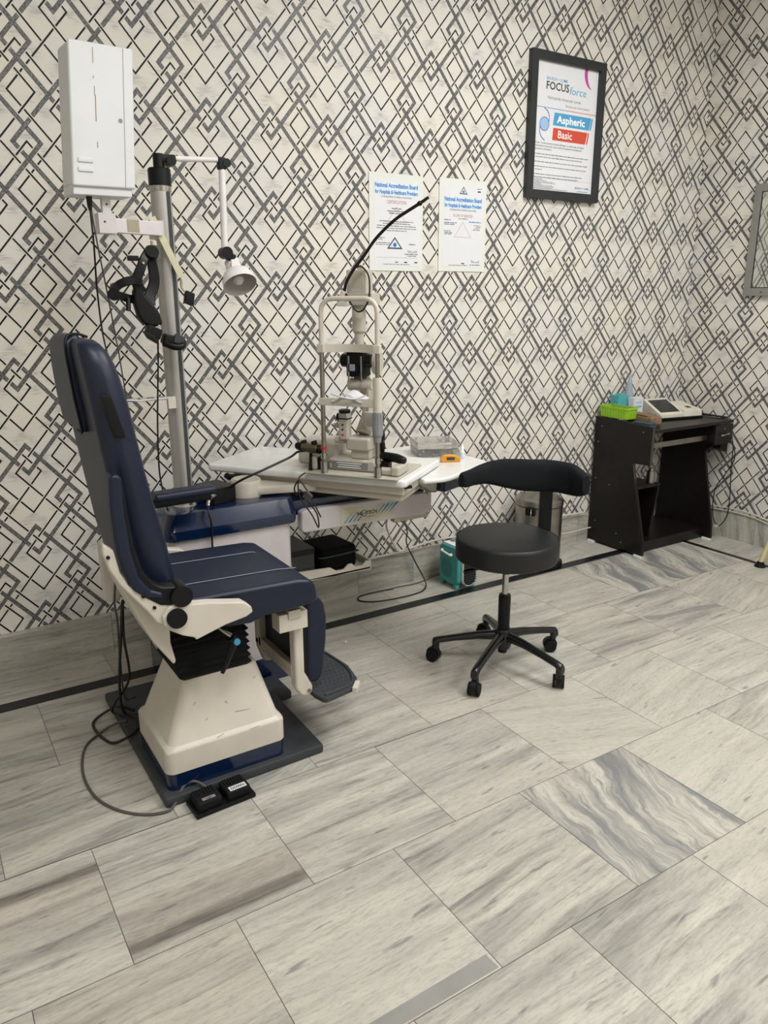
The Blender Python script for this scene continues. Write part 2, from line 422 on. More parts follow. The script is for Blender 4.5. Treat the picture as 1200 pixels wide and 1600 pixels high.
# ------------------------------------------------------------------ marble
def marble():
    m = NT('marble_tiles'); uv = m.n('ShaderNodeUVMap', uv_map='stone').outputs[0]
    at = m.n('ShaderNodeVertexColor', layer_name='tile'); sep = m.n('ShaderNodeSeparateColor'); m.lk(at.outputs[0], sep.inputs[0])
    tone, warm, kind = sep.outputs[0], sep.outputs[1], sep.outputs[2]
    # gently bent veins; swirled ones where kind is high
    bend = m.n('ShaderNodeTexNoise'); bend.inputs['Scale'].default_value = 3.6; bend.inputs['Detail'].default_value = 5; m.lk(uv, bend.inputs['Vector'])
    amp = m.math('ADD', .030, m.math('MULTIPLY', kind, .20))
    vm = m.n('ShaderNodeVectorMath', operation='SUBTRACT'); m.lk(bend.outputs['Color'], vm.inputs[0]); vm.inputs[1].default_value = (.5, .5, .5)
    vs = m.n('ShaderNodeVectorMath', operation='SCALE'); m.lk(vm.outputs[0], vs.inputs[0]); m.lk(amp, vs.inputs['Scale'])
    va = m.n('ShaderNodeVectorMath', operation='ADD'); m.lk(uv, va.inputs[0]); m.lk(vs.outputs[0], va.inputs[1]); V = va.outputs[0]
    broad = m.noise(m.scale(V, (1.5, 13, 1)), 1.0, 4, .6)
    mid = m.noise(m.scale(V, (4.0, 46, 1), loc=(7, 3, 0)), 1.0, 6, .68, .4)
    fine = m.noise(m.scale(V, (11, 105, 1), loc=(2, 9, 0)), 1.0, 4, .7)
    blot = m.noise(uv, 5, 4)
    light, mean, dark = lin('#bfbdb2'), lin('#888780'), lin('#4a4949')
    base = m.mix(m.math('MULTIPLY', warm, .75), light, lin('#b8ada2'))
    f1 = m.mapr(m.math('ADD', m.math('MULTIPLY', broad, .62), m.math('MULTIPLY', mid, .38)), .40, .66)
    f1 = m.math('MULTIPLY', f1, m.math('ADD', .35, m.math('MULTIPLY', tone, .95)), clamp=True)
    col = m.mix(f1, base, mean)
    f2 = m.math('MULTIPLY', m.mapr(mid, .56, .76), m.math('ADD', .25, m.math('MULTIPLY', tone, .8)), clamp=True)
    col = m.mix(m.math('MULTIPLY', f2, .75), col, dark)
    f3 = m.math('MULTIPLY', m.mapr(fine, .55, .72), m.mapr(blot, .40, .62))
    col = m.mix(m.math('MULTIPLY', f3, .75), col, lin('#66676a'))
    col = m.mix(m.math('MULTIPLY', m.mapr(kind, .4, .9), m.math('MULTIPLY', m.mapr(broad, .46, .60), .6)), col, lin('#6d7076'))
    col = m.mix(m.math('MULTIPLY', m.mapr(blot, .5, .75), .2), col, lin('#b3aba0'))
    grain = m.noise(m.scale(V, (38, 150, 1), loc=(4, 1, 0)), 1.0, 3, .75)
    col = m.mix(m.math('MULTIPLY', m.mapr(grain, .48, .70), .34), col, lin('#6e6d6d'))
    fleck = m.noise(m.scale(V, (9, 42, 1), loc=(14, 6, 0)), 1.0, 2, .5)
    col = m.mix(m.math('MULTIPLY', m.mapr(fleck, .66, .74), .55), col, lin('#5a595b'))
    col = m.mix(m.math('MULTIPLY', at.outputs[1], m.mapr(mid, .30, .60, .45, 1.0)), col, lin('#57504a'))
    m.lk(col, m.b.inputs['Base Color']); m.b.inputs['Roughness'].default_value = .34; m.b.inputs['Specular IOR Level'].default_value = .35
    return m.m
M['marble'] = marble(); M['greystone'] = mat('plain_grey_stone', '#8d8c88', .35, vscale=12); M['grout'] = mat('grout', '#5b5a57', .8)
def stone_mesh(name, quads, extra, kind='structure', body=None):
    """quads: list of (corner points, angle, tone, warm, kind, axis pair)"""
    bm = bmesh.new(); us = bm.loops.layers.uv.new('stone'); cl = bm.loops.layers.float_color.new('tile')
    for pts, ang, tone, warm, kd, ax, *bands in quads:
        ox, oy = random.uniform(0, 30), random.uniform(0, 30)
        if bands and bands[0]:
            (xa, ya, _), (xb, _, _), (_, yb, _), _ = pts; st_ = bands[0]
            for (y_0, t_0, w_0, d_0), (y_1, t_1, w_1, d_1) in zip(st_, st_[1:]):
                f = bm.faces.new([bm.verts.new(p) for p in ((xa, max(y_0, ya), 0), (xb, max(y_0, ya), 0), (xb, min(y_1, yb), 0), (xa, min(y_1, yb), 0))])
                for l, (t_, w_, d_) in zip(f.loops, ((t_0, w_0, d_0), (t_0, w_0, d_0), (t_1, w_1, d_1), (t_1, w_1, d_1))):
                    u, v = l.vert.co.x, l.vert.co.y
                    l[us].uv = (u*math.cos(ang)+v*math.sin(ang)+ox, -u*math.sin(ang)+v*math.cos(ang)+oy); l[cl] = (t_, w_, kd, d_)
            continue
        f = bm.faces.new([bm.verts.new(p) for p in pts])
        for l in f.loops:
            u, v = l.vert.co[ax[0]], l.vert.co[ax[1]]
            l[us].uv = (u*math.cos(ang)+v*math.sin(ang)+ox, -u*math.sin(ang)+v*math.cos(ang)+oy); l[cl] = (tone, warm, kd, 0)
    for pts, mi in extra:
        f = bm.faces.new([bm.verts.new(p) for p in pts]); f.material_index = mi
    bm.normal_update(); me = bpy.data.meshes.new(name); bm.to_mesh(me); bm.free()
    me.materials.append(M['marble']); me.materials.append(M['grout']); me.materials.append(M['mat_grey']); me.materials.append(M['greystone'])
    o = bpy.data.objects.new(name, me); C.objects.link(o); o['kind'] = kind; return o
tiles = []; g = .0009
def tile(x0, x1, y0, y1, **k):
    ang = k.get('ang', random.uniform(-.07, .07)+(random.choice((-.3, .25)) if random.random() < .15 else 0)); tone = k.get('tone', random.uniform(.2, .8)); warm = k.get('warm', random.uniform(0, .7))
    x0, x1, y0, y1 = max(x0, X_LEFT), min(x1, X_RIGHT), max(y0, Y_FRONT), min(y1, D_WALL)
    if x1-x0 < .004 or y1-y0 < .004: return
    tiles.append(([(x0+g, y0+g, 0), (x1-g, y0+g, 0), (x1-g, y1-g, 0), (x0+g, y1-g, 0)], ang, tone, warm, k.get('kind', 0), (0, 1), k.get('bands')))
rows = [1.003+.449*k for k in range(-8, 0)]+[1.003, 1.452, 1.893, 2.345, 2.80]
SPECIAL = {(3, 1): dict(kind=1.0, ang=1.15, tone=1.0, warm=.25)}
for r in range(len(rows)-1):
    y0, y1 = rows[r], rows[r+1]; k0 = r-8            # k0 = 0 is the row from 1.003 to 1.452
    off = .04 if k0 % 2 == 0 else .252
    for k in range(-4, 10):
        x0 = off+.4522*k; x1 = x0+.4522; x1b = min(x1, 3.905)
        if x0 > 3.90: continue
        kw = {}
        if k0 == 0 and k == 3: kw = dict(kind=1.0, ang=1.30, tone=1.0, warm=.15)
        if k0 == 1 and k == 0: kw = dict(ang=.0, bands=[(1.45, .8, .3, .0), (1.475, .9, .4, .15), (1.485, 1, .6, .8), (1.515, 1, .8, .75), (1.53, .5, 1, .15), (1.60, .6, 1, .2), (1.63, .5, .2, .0), (1.75, .9, .0, .05), (1.89, .5, .1, 0)])
        if k0 == 1 and k == -1: kw = dict(ang=.0, bands=[(1.45, .8, .1, .0), (1.60, .9, .0, .05), (1.70, .3, .7, .0), (1.73, .7, .8, .35), (1.745, .3, .8, .05), (1.78, .4, .9, .1), (1.80, 1, .6, .8), (1.825, 1, .5, .75), (1.84, .5, .4, .1), (1.89, .6, .2, 0)])
        if k0 == 0 and k == 0: kw = dict(ang=.06, bands=[(1.0, .2, .3, 0), (1.15, .7, .2, 0), (1.25, .3, .8, 0), (1.40, .5, .6, .05), (1.452, .6, .4, .25)])
        if k0 == 0 and k == 2: kw = dict(tone=.75, warm=.3, ang=.1)
        if k0 == 0 and k == 1: kw = dict(tone=.35, warm=.2, ang=.03)
        if k0 == 0 and k == 4: kw = dict(tone=.1, warm=.35, ang=.1)
        if k0 == 1 and k == 2: kw = dict(ang=.08, bands=[(1.45, .1, .6, 0), (1.52, .2, .5, 0), (1.60, .8, .1, 0), (1.72, .7, .1, .03), (1.80, .3, .3, 0), (1.89, .7, .1, 0)])
        if k0 == 1 and k == 3: kw = dict(tone=.12, warm=.4, kind=.35, ang=-.35)
        if k0 == 2 and k == 1: kw = dict(tone=1.0, warm=0, kind=.25, ang=.3)
        if k0 == 2 and k == 2: kw = dict(tone=.75, warm=.4, ang=.05)
        if k0 == -1 and k == 1: kw = dict(tone=.6, warm=.15, ang=.05)
        if k0 == -1 and k == 2: kw = dict(tone=.9, warm=.25, ang=.1)
        if k0 == -1 and k == 3: kw = dict(tone=.15, warm=.4, ang=.1)
        if k0 == 3 and k in (6, 7): kw = dict(kind=.9, ang=1.25, tone=1.0, warm=.1)
        tile(x0, x1b, y0, y1, **kw)
for k in range(-3, 10): tile(.1+.4522*k, .1+.4522*(k+1), 2.865, 3.12, warm=.2)
for k in range(-8, 10): tile(3.94, X_RIGHT, .35*k-.1, .35*(k+1)-.1, ang=.1, warm=.3)
bandq = [((2.77, 2.10), (2.785, 2.078), (2.949, 2.052), (2.89, 2.089), (2.785, 2.134)), ((2.949, 2.052), (3.089, 2.025), (3.204, 2.008), (3.203, 2.046), (3.097, 2.076), (2.89, 2.089)), ((.60, 1.008), (.938, 1.008), (.934, 1.051), (.60, 1.046))]
fl = stone_mesh('floor', tiles, [([(x, y, .0003) for x, y in q_], 3) for q_ in bandq]+[([(X_LEFT, Y_FRONT, -.0012), (X_RIGHT, Y_FRONT, -.0012), (X_RIGHT, D_WALL, -.0012), (X_LEFT, D_WALL, -.0012)], 1),
                                 ([(X_LEFT, D_WALL, -.1), (X_RIGHT, D_WALL, -.1), (X_RIGHT, Y_FRONT, -.1), (X_LEFT, Y_FRONT, -.1)], 1)])
B().prism([(X_LEFT, 2.80), (3.94, 2.815), (3.94, 2.862), (X_LEFT, 2.862)], 'z', -.001, .0008, 'trimblack').make('trim_1', kind='structure')
B().prism([(3.905, Y_FRONT), (3.94, Y_FRONT), (3.94, 2.815), (3.905, 2.815)], 'z', -.001, .0008, 'trimblack').make('trim_2', kind='structure')
yb_ = lambda x: 3.080+.0065*x
q = []; x = X_LEFT
for k, wd in enumerate([.5, .62, .58, .60, .60, .335, .62, .6, .58, .6, .6]):
    x1 = min(x+wd, X_RIGHT)
    if x1-x > .01:
        a = random.uniform(-.5, .5) if k % 3 == 1 else random.uniform(-.15, .15)
        q.append(([(x+g, yb_(x), 0), (x1-g, yb_(x1), 0), (x1-g, yb_(x1), .17), (x+g, yb_(x), .17)], a, .75, .1, .1, (0, 2)))
        q.append(([(x+g, yb_(x), .17), (x1-g, yb_(x1), .17), (x1-g, 3.12, .17), (x+g, 3.12, .17)], 0, .4, .1, 0, (0, 1)))
    x = x1
stone_mesh('baseboard_back', q, [([(X_LEFT, yb_(X_LEFT)+.0005, 0), (X_RIGHT, yb_(X_RIGHT)+.0005, 0), (X_RIGHT, yb_(X_RIGHT)+.0005, .1695), (X_LEFT, yb_(X_LEFT)+.0005, .1695)], 1)])
q = []; y = D_WALL-.032
for k in range(9):
    y1 = max(y-.6, Y_FRONT)
    if y-y1 > .01:
        q.append(([(X_RIGHT-.012, y-g, 0), (X_RIGHT-.012, y1+g, 0), (X_RIGHT-.012, y1+g, .17), (X_RIGHT-.012, y-g, .17)], 1.4, .8, 0, .2, (1, 2)))
        q.append(([(X_RIGHT-.012, y-g, .17), (X_RIGHT-.012, y1+g, .17), (X_RIGHT, y1+g, .17), (X_RIGHT, y-g, .17)], 0, .4, .1, 0, (0, 1)))
    y = y1
stone_mesh('baseboard_right', q, [([(X_RIGHT-.0115, D_WALL, 0), (X_RIGHT-.0115, Y_FRONT, 0), (X_RIGHT-.0115, Y_FRONT, .1695), (X_RIGHT-.0115, D_WALL, .1695)], 1)])

# ------------------------------------------------------------------ examination chair
ch = thing('examination_chair', 'navy blue reclining examination chair with cream pedestal and footrest, seen from behind', 'chair', (.70, 2.15, 0))
B().prism([(.475, 1.945), (1.0, 1.955), (1.005, 2.33), (1.065, 2.33), (1.065, 2.485), (.688, 2.485), (.688, 2.69), (.470, 2.69)], 'z', 0, .032, 'mat_grey', .008, 2).make('base_plate', ch)
B().loft([rrect(.495, .872, 1.972, 2.288, z, .025) for z in (.032, .10)], 'navy_gloss').make('base_band', ch)
loops = [rrect(.492, .875, 1.969, 2.291, z, .028) for z in (.088, .155)]
loops += [rrect(.496, .871, 1.973, 2.287, .163, .028), rrect(.508, .862, 1.983, 2.278, .170, .028)]
loops += [rrect(.583, .822, 2.040, 2.270, .335, .03), rrect(.590, .815, 2.046, 2.264, .341, .028)]
b = B().loft(loops, 'cream')
for (x, z, l, a) in ((.60, .27, .02, .9), (.66, .17, .025, .3), (.70, .25, .015, 2.2), (.63, .22, .012, .6), (.77, .16, .03, .1), (.72, .12, .02, 1.9), (.80, .30, .01, .4), (.745, .215, .05, -.12)):
    yy = 1.983+(z-.170)*(.057/.165) if z > .17 else 1.9715
    b.obox((x, yy-.0006, z), (l/2*math.cos(a), 0, l/2*math.sin(a)), (0, .0004, 0), (-.0007*math.sin(a), 0, .0007*math.cos(a)), 'coil')
b.make('pedestal_cover', ch, label='cream enamelled pedestal cover with grey scuff marks')
# bellows
L = []
N = 9
for k in range(N*2+1):
    t = k/(N*2); z = .341+t*.20; o = .010 if k % 2 else 0.0
    L.append(rrect(.583-.045*t-o, .790-.01*t+o, 2.045-o, 2.27+o, z, .006, 2))
B().loft(L, 'black_matt').make('bellows', ch, angle=20)
# seat cushion: profile along the chair, rounded, extruded across
sp = [(.575, .545), (.70, .528), (.765, .522), (.805, .535), (.972, .538), (.985, .56), (.978, .600), (.962, .620), (.92, .628), (.585, .640), (.565, .62)]
seat = B().prism(sp, 'y', 1.935, 2.375, 'navy', .014, 3, 20).make('seat', ch, angle=50)
b = B()
for y, x1 in ((2.246, .925), (2.047, .965)): b.tube([(.60, y, .6415), (.75, y, .6365), (.90, y, .6315), (x1, y, .624)], .0012, 'seam', 6)
b.tube([(.60, 1.948, .636), (.92, 1.948, .6265), (.958, 1.950, .618), (.972, 1.955, .604), (.974, 2.0, .603), (.974, 2.355, .603)], .0013, 'seam', 6)
b.make('stitching', seat)
# back rest: sections stacked upward along the lean; (z, xr rear, xf front, half width)
secs = []
for z, xr, xf, hw in ((.60, .495, .585, .195), (.64, .470, .578, .2), (.72, .452, .563, .207), (.80, .436, .550, .21), (.9, .424, .528, .212), (1.0, .412, .510, .212), (1.1, .400, .495, .21), (1.18, .392, .484, .205),
                      (1.24, .386, .472, .198), (1.28, .382, .462, .19), (1.31, .380, .450, .178), (1.33, .380, .436, .16), (1.34, .388, .424, .14)):
    cy = 2.155; r = min(.05, (xf-xr)*.47)
    secs.append(rrect(xr, xf, cy-hw, cy+hw, z, r, 5))
bk = B().loft(secs, 'navy').make('backrest', ch, angle=60)
# head cover slipped over the top
secs = []
for z, xr, xf, hw in ((1.10, .387, .40, .216), (1.18, .377, .408, .215), (1.26, .371, .414, .207), (1.30, .369, .416, .195), (1.33, .370, .414, .178), (1.348, .380, .406, .15)):
    secs.append(rrect(xr, xf, 2.10+(.215-hw)*.3, 2.155+hw, z, .006, 3))
hc = B().loft(secs, 'navy').make('headrest_cover', ch, label='dark headrest cover hooked over the top of the backrest', angle=60)
B().tube([(.386, 2.16, 1.098), (.386, 2.10, 1.10), (.377, 2.10, 1.18), (.371, 2.102, 1.26), (.369, 2.106, 1.30), (.371, 2.112, 1.332), (.382, 2.12, 1.350), (.407, 2.125, 1.351), (.43, 2.13, 1.343)], .0035, 'black', 8, 3).make('piping', hc)
B().obox((.432, 1.944, 1.158), (.014, 0, -.001), (0, .007, 0), (.014, 0, -.054), 'black', .004).make('headrest_bracket', ch, label='black slotted headrest bracket on the side of the backrest')
# two tipped-up / lowered arms
b = B()
path = [(.407, 1.03), (.392, 1.02), (.388, .95), (.390, .86), (.402, .78), (.425, .72), (.455, .695), (.50, .682), (.50, .70), (.468, .715), (.442, .755), (.428, .83), (.422, .93), (.422, 1.02)]
arm = b.prism(path, 'y', 1.865, 1.925, 'navy', .012, 3, 20).make('armrest', ch, angle=50, label='near armrest folded up against the backrest')
B().prism([(.424, 1.015), (.430, .93), (.437, .84), (.452, .77), (.478, .728), (.50, .715), (.555, .705), (.57, .69), (.565, .665), (.53, .655), (.49, .665), (.452, .695), (.428, .75), (.412, .86), (.412, 1.015)], 'y', 1.87, 1.92, 'black', .008, 2, 30).make('armrest_frame', arm, angle=45)
B().cyl((.545, 1.858, .682), (.545, 1.93, .682), .029, 'black', seg=28).make('pivot_cap', arm)
far = B().obox((.745, 2.43, .815), (.105, 0, .002), (0, .034, 0), (-.001, 0, .015), 'navy', .012, 3).make('armrest', ch, label='far armrest lowered level over the seat')
B().obox((.735, 2.43, .793), (.10, 0, .002), (0, .022, 0), (-.001, 0, .012), 'black', .006, 2).make('armrest_frame', far)
B().tube([(.64, 2.43, .79), (.58, 2.43, .74), (.54, 2.43, .66), (.526, 2.43, .627)], .022, 'cream', 12, 4).make('armrest_hinge', far)
# cream side brackets
bp = [(.362, .858), (.388, .835), (.398, .775), (.416, .735), (.46, .705), (.507, .678), (.56, .668), (.57, .60), (.502, .605), (.480, .614), (.457, .652), (.392, .742), (.372, .785), (.360, .83)]
ap = [(.526, .664), (.556, .655), (.62, .647), (.715, .628), (.738, .610), (.742, .592), (.722, .582), (.66, .572), (.575, .548), (.572, .556), (.54, .570), (.510, .590), (.492, .610), (.490, .635), (.505, .657)]
for y0, y1, who in ((1.868, 1.90, 'near'), (2.41, 2.442, 'far')):
    if who == 'near': br = B().prism(bp, 'y', y0+.006, y1, 'cream', .006, 2, 30).make('back_bracket', ch, angle=45)
    ab = B().prism(ap, 'y', y0-.006, y1, 'cream', .008, 2, 30).make('side_bracket', ch, angle=45)
    if who == 'near':
        B().cyl((.526, 1.85, .626), (.526, 1.866, .626), .0265, 'black_matt', seg=30).make('pivot_cap', ab, label='round black pivot cap on the cream side bracket')
        for x, z in ((.448, .700), (.474, .663), (.372, .820)): B().cyl((x, 1.869, z), (x, 1.875, z), .0045, 'black').make('screw', br)
B().prism([(.455, .70), (.40, .735), (.418, .682), (.441, .621), (.475, .543), (.526, .462), (.533, .472), (.522, .53), (.524, .60), (.55, .66)], 'y', 1.92, 2.05, 'cream', .008, 2, 30).make('lower_back_shell', ch, angle=40)
B().prism([(.452, .70), (.452, .50), (.50, .492), (.515, .60), (.50, .72)], 'y', 2.39, 2.425, 'cream', .008).make('rear_hinge_plate', ch)
# release lever
lv = B().tube([(.665, 1.99, .535), (.685, 1.95, .515), (.70, 1.93, .503)], .008, 'chrome', 12).make('release_lever', ch)
B().tube([(.695, 1.925, .503), (.706, 1.925, .49), (.69, 1.935, .44), (.672, 1.95, .385)], [.014, .014, .009, .006], 'black', 14).cyl((.706, 1.91, .492), (.706, 1.904, .492), .0095, 'blue_tip').make('lever_handle', lv)
# leg rest
lr = B().box((.93, 2.0, .255), (.955, 2.32, .50), 'cream_d', .006)
fr = B()
Y0, Y1 = 1.995, 2.315
fr.box((.925, Y1-.045, .275), (.955, Y1, .525), 'cream_d', .008); fr.prism([(.925, .525), (.960, .525), (.960, .285), (.978, .250), (.988, .228), (.985, .205), (.968, .197), (.945, .203), (.928, .235)], 'y', Y0, Y0+.042, 'cream', .008, 3, 30)
fr.box((.925, Y0+.03, .455), (.955, Y1-.03, .525), 'cream_d', .008); fr.box((.925, Y0+.03, .262), (.955, Y1-.03, .305), 'cream_d', .008)
fr.prism([(.925, .300), (.925, .262), (.945, .205), (.985, .198), (.985, .235), (.96, .27)], 'y', Y1-.03, Y1, 'cream_d', .006)
lr.bm.free()
lf = fr.make('legrest_frame', ch, label='cream window-shaped legrest frame')
B().box((.945, Y0+.05, .30), (.957, Y1-.05, .46), 'black').make('inset_panel', lf)
B().box((.865, 1.965, .455), (.960, 2.02, .512), 'cream', .010).box((.895, 1.96, .495), (.935, 2.0, .522), 'cream_d', .003).make('hinge_block', lf)
B().cyl((.972, 1.990, .218), (.972, 1.9955, .218), .006, 'steel').make('hinge_pin', lf)
B().prism([(.972, .245), (1.0, .238), (1.018, .252), (1.030, .30), (1.040, .38), (1.043, .46), (1.036, .505), (1.018, .530), (.995, .538), (.972, .530)], 'y', 1.993, 2.322, 'navy', .014, 3, 20).box((.958, 2.0, .25), (.974, 2.315, .52), 'black', .003).make('legrest_pad', ch, angle=60, label='navy legrest pad hanging below the seat')
fp = B().prism([(.985, 1.985), (.995, 1.945), (1.005, 1.935), (1.115, 1.955), (1.16, 2.01), (1.178, 2.10), (1.165, 2.24), (1.12, 2.32), (.985, 2.325)], 'z', .188, .206, 'mat_grey', .005).make('footplate', ch, label='dark grey ribbed footplate with worn corner')
b = B()
for i in range(9):
    for j in range(14):
        x, y = 1.02+.0155*i+(.007 if j % 2 else 0), 1.985+.023*j
        if x < 1.155-abs(y-2.12)*.25: b.lathe([(.0032, .206), (.0024, .2082)], (x, y, 0), 'mat_grey', seg=7)
b.make('grip_studs', fp)
B().tube([(1.01, 1.957, .208), (1.108, 1.972, .208), (1.146, 2.02, .208), (1.163, 2.10, .208), (1.15, 2.23, .208), (1.115, 2.30, .208)], .004, 'mat_grey', 8, 4).make('raised_rim', fp)
B().obox((1.131, 1.965, .197), (.018, .020, 0), (-.006, .006, 0), (0, 0, .010), 'cream', .002).make('worn_corner', fp, label='pale chipped corner of the footplate')

# foot switch
fs = thing('foot_switch', 'black double foot pedal switch beside the grey chair base plate', 'foot switch', (.62, 1.895, 0))
ax = Vector((.995, .05, 0)).normalized(); ay = Vector((-.05, .995, 0)).normalized(); cc = Vector((.625, 1.900, 0))
B().obox(cc+Vector((0, 0, .007)), ax*.093, ay*.045, (0, 0, .007), 'black', .004).make('base', fs)
for sgn, t, lab in ((-1, 'UP', 'grey'), (1, 'DOWN', 'white')):
    p = cc+ax*sgn*.045
    pd = B().obox(p+ay*.002+Vector((0, 0, .026)), ax*.037, ay*.036, (0, 0, .015), 'black_matt', .007, 3)
    pe = pd.make('pedal', fs)
    b = B()
    for k in range(7): b.obox(p+ax*(-.026+.0087*k)+ay*.016+Vector((0, 0, .042)), ax*.0022, ay*.016, (0, 0, .0022), 'black_matt', .001)
    b.make('ribs', pe)
    o = p-ay*.020+Vector((0, 0, .0415))
    b = B().obox(o, ax*(.026 if sgn > 0 else .020), ay*.010 if sgn > 0 else ay*.006, (0, 0, .0006), 'whitebox' if sgn > 0 else 'plate_grey')
    b.text(t, o-ax*(.021 if sgn > 0 else .008)-ay*.006+Vector((0, 0, .0009)), ax, ay, .016 if sgn > 0 else .010, 'ink', width=.042 if sgn > 0 else .016, bold=.03)
    b.make('sticker', pe, label='white DOWN sticker' if sgn > 0 else 'grey UP sticker')
B().tube([(.60, 1.925, .03), (.575, 1.965, .045), (.54, 1.975, .040), (.50, 1.945, .010), (.47, 1.93, .006), (.41, 1.955, .004), (.35, 2.02, .004), (.31, 2.12, .004), (.305, 2.26, .004), (.34, 2.40, .004), (.40, 2.46, .006), (.455, 2.47, .02), (.49, 2.44, .037)], .0042, 'cable_grey', 8, 6).make('cable', fs, label='thin grey cable looping over the floor')
B().tube([(.50, 2.37, .50), (.49, 2.40, .36), (.475, 2.42, .20), (.48, 2.44, .08), (.52, 2.42, .040), (.50, 2.36, .040), (.455, 2.33, .036), (.42, 2.38, .006), (.395, 2.47, .005), (.40, 2.55, .005), (.455, 2.57, .022), (.50, 2.55, .037), (.53, 2.50, .037)], .0048, 'cable_black', 8, 6).make('power_cable', ch, label='thick black cable coiling out past the edge of the grey base plate')
B().tube([(.505, 2.385, .50), (.50, 2.40, .36), (.51, 2.43, .20), (.47, 2.48, .10), (.46, 2.52, .042), (.49, 2.48, .04), (.54, 2.45, .042), (.56, 2.41, .037)], .0042, 'cable_black', 8, 6).make('power_cable', ch, label='black cable hanging behind the chair pedestal onto the base plate')
B().tube([(.49, 2.37, .60), (.478, 2.38, .50), (.485, 2.40, .42), (.50, 2.50, .22), (.52, 2.58, .05), (.56, 2.60, .036)], .0036, 'cable_grey', 8, 6).make('power_cable', ch, label='grey cable running down the rear shell of the chair')

# ------------------------------------------------------------------ refraction unit (cabinet, pole, swing table)
un = thing('refraction_unit', 'navy and white ophthalmic instrument cabinet with steel pole and swing table beside the chair', 'medical cabinet', (.95, 2.70, 0))
B().loft([rrect(.705, 1.172, 2.502, 2.90, z, .03) for z in (.095, .64)], 'white_panel').make('cabinet_body', un)
B().loft([rrect(.70, 1.178, 2.497, 2.905, z, .03) for z in (.0, .10)], 'navy_gloss').make('base_band', un)
B().loft([rrect(.693, 1.19, 2.488, 2.91, .628, .035), rrect(.690, 1.193, 2.485, 2.913, .640, .035), rrect(.690, 1.193, 2.485, 2.913, .665, .035), rrect(.716, 1.19, 2.520, 2.885, .716, .03), rrect(.730, 1.18, 2.535, 2.87, .721, .03)], 'navy_gloss').make('top_cover', un, angle=25, label='glossy navy top cover with bevelled rim')
# arm carrying the name panel
b = B().prism([(1.16, 2.53), (1.80, 2.53), (1.815, 2.56), (1.815, 2.84), (1.16, 2.84)], 'z', .640, .700, 'navy_gloss', .010)
arm = b.make('side_beam', un)
np_ = B().prism([(1.205, .590), (1.215, .578), (1.775, .567), (1.795, .578), (1.795, .650), (1.78, .662), (1.225, .668), (1.205, .660)], 'y', 2.490, 2.53, 'white_panel', .008, 3, 30).make('front_panel', un, angle=45, label='white front panel with the maker plate')
b = B()
def onp(x, z, y=2.4893): return (x, y, z)
b.prism([(1.372, .648), (1.372, .587), (1.60, .587), (1.622, .596), (1.622, .638), (1.605, .648), (1.555, .645), (1.525, .632), (1.50, .632), (1.47, .646)], 'y', 2.4885, 2.4905, 'plate')
npl = b.make('name_plate', np_)
b = B(); XD = (1, 0, 0); ZD = (0, 0, 1)
for k in range(4):
    x = 1.385+.02*k
    b.prism([(x, .591), (x+.009, .591), (x+.045, .634-.002*k)], 'y', 2.4878, 2.4884, 'ink_sky' if k % 2 == 0 else 'ink_blue')
    x = 1.53+.02*k
    b.prism([(x, .600), (x+.040, .642), (x+.052, .642)], 'y', 2.4878, 2.4884, 'ink_sky' if k % 2 == 0 else 'ink_blue')
b.text('NI', (1.448, 2.4877, .612), XD, ZD, .020, 'ink', width=.021, bold=.03)
b.text('TECH', (1.490, 2.4877, .612), XD, ZD, .020, 'ink', width=.048, bold=.02)
cx, cz = 1.479, .618
b.tube([(cx+.011*math.cos(a*PI/12), 2.4878, cz+.013*math.sin(a*PI/12)) for a in range(25)], .0013, 'ink_teal', 6)
b.tube([(cx-.008, 2.4878, cz-.002), (cx+.008, 2.4878, cz+.001)], .0012, 'ink_teal', 6)
b.words((1.492, 2.4877, .600), .034, .006, 'ink_grey')
b.make('lettering', npl)
B().box((1.63, 2.50, .552), (1.80, 2.53, .572), 'cream_d', .003).box((1.795, 2.497, .575), (1.812, 2.52, .66), 'white_panel', .004).make('switch_strip', un)
# pole
pole = B()
pr = [(.033, .715), (.033, 1.775)]
pole.lathe(pr, (.803, 2.62, 0), 'alu', seg=36)
pole.box((.812, 2.5855, .722), (.822, 2.592, 1.77), 'mat_grey')
po = pole.make('pole', un)
B().lathe([(.042, .716), (.042, .724), (.035, .728)], (.803, 2.62, 0), 'alu').make('pole_flange', un)
B().lathe([(.0345, 1.772), (.0345, 1.79)], (.803, 2.62, 0), 'chrome').make('pole_ring', un)
B().lathe([(.036, 1.788), (.036, 1.838), (.033, 1.842)], (.803, 2.62, 0), 'black').make('pole_cap', un)
for px in (.775, .81):
    B().cyl((px, 2.56, .718), (px, 2.56, .727), .006, 'chrome').make('fixing_bolt', un)
# swing table
B().lathe([(.060, .720), (.060, .768), (.055, .782)], (1.050, 2.64, 0), 'cream').lathe([(.05, .786), (.05, .782)], (1.050, 2.64, 0), 'cream_d').make('swing_boss', un)
b = B().prism([(1.02, 2.70), (1.02, 2.60), (1.10, 2.575), (1.36, 2.50), (1.42, 2.55), (1.40, 2.66), (1.10, 2.72)], 'z', .726, .760, 'cream', .01)
sa = b.make('swing_arm', un)
E1 = Vector((.594, -.805, 0)); E2 = Vector((.805, .594, 0)); TA = Vector((.975, 2.862, 0))
def tb(a, c): v = TA+E1*a+E2*c; return (v.x, v.y)
B().prism([tb(.0, .014), tb(.014, .0), tb(.825, .0), tb(.84, .015), tb(.84, .41), tb(.825, .422), tb(.012, .405), tb(0, .395)], 'z', .780, .81, 'white', .010, 3, 40).make('table_top', un, angle=50)
B().prism([tb(.10, .04), tb(.822, .025), tb(.822, .37), tb(.10, .36)], 'z', .748, .782, 'cream', .004).make('table_apron', un)
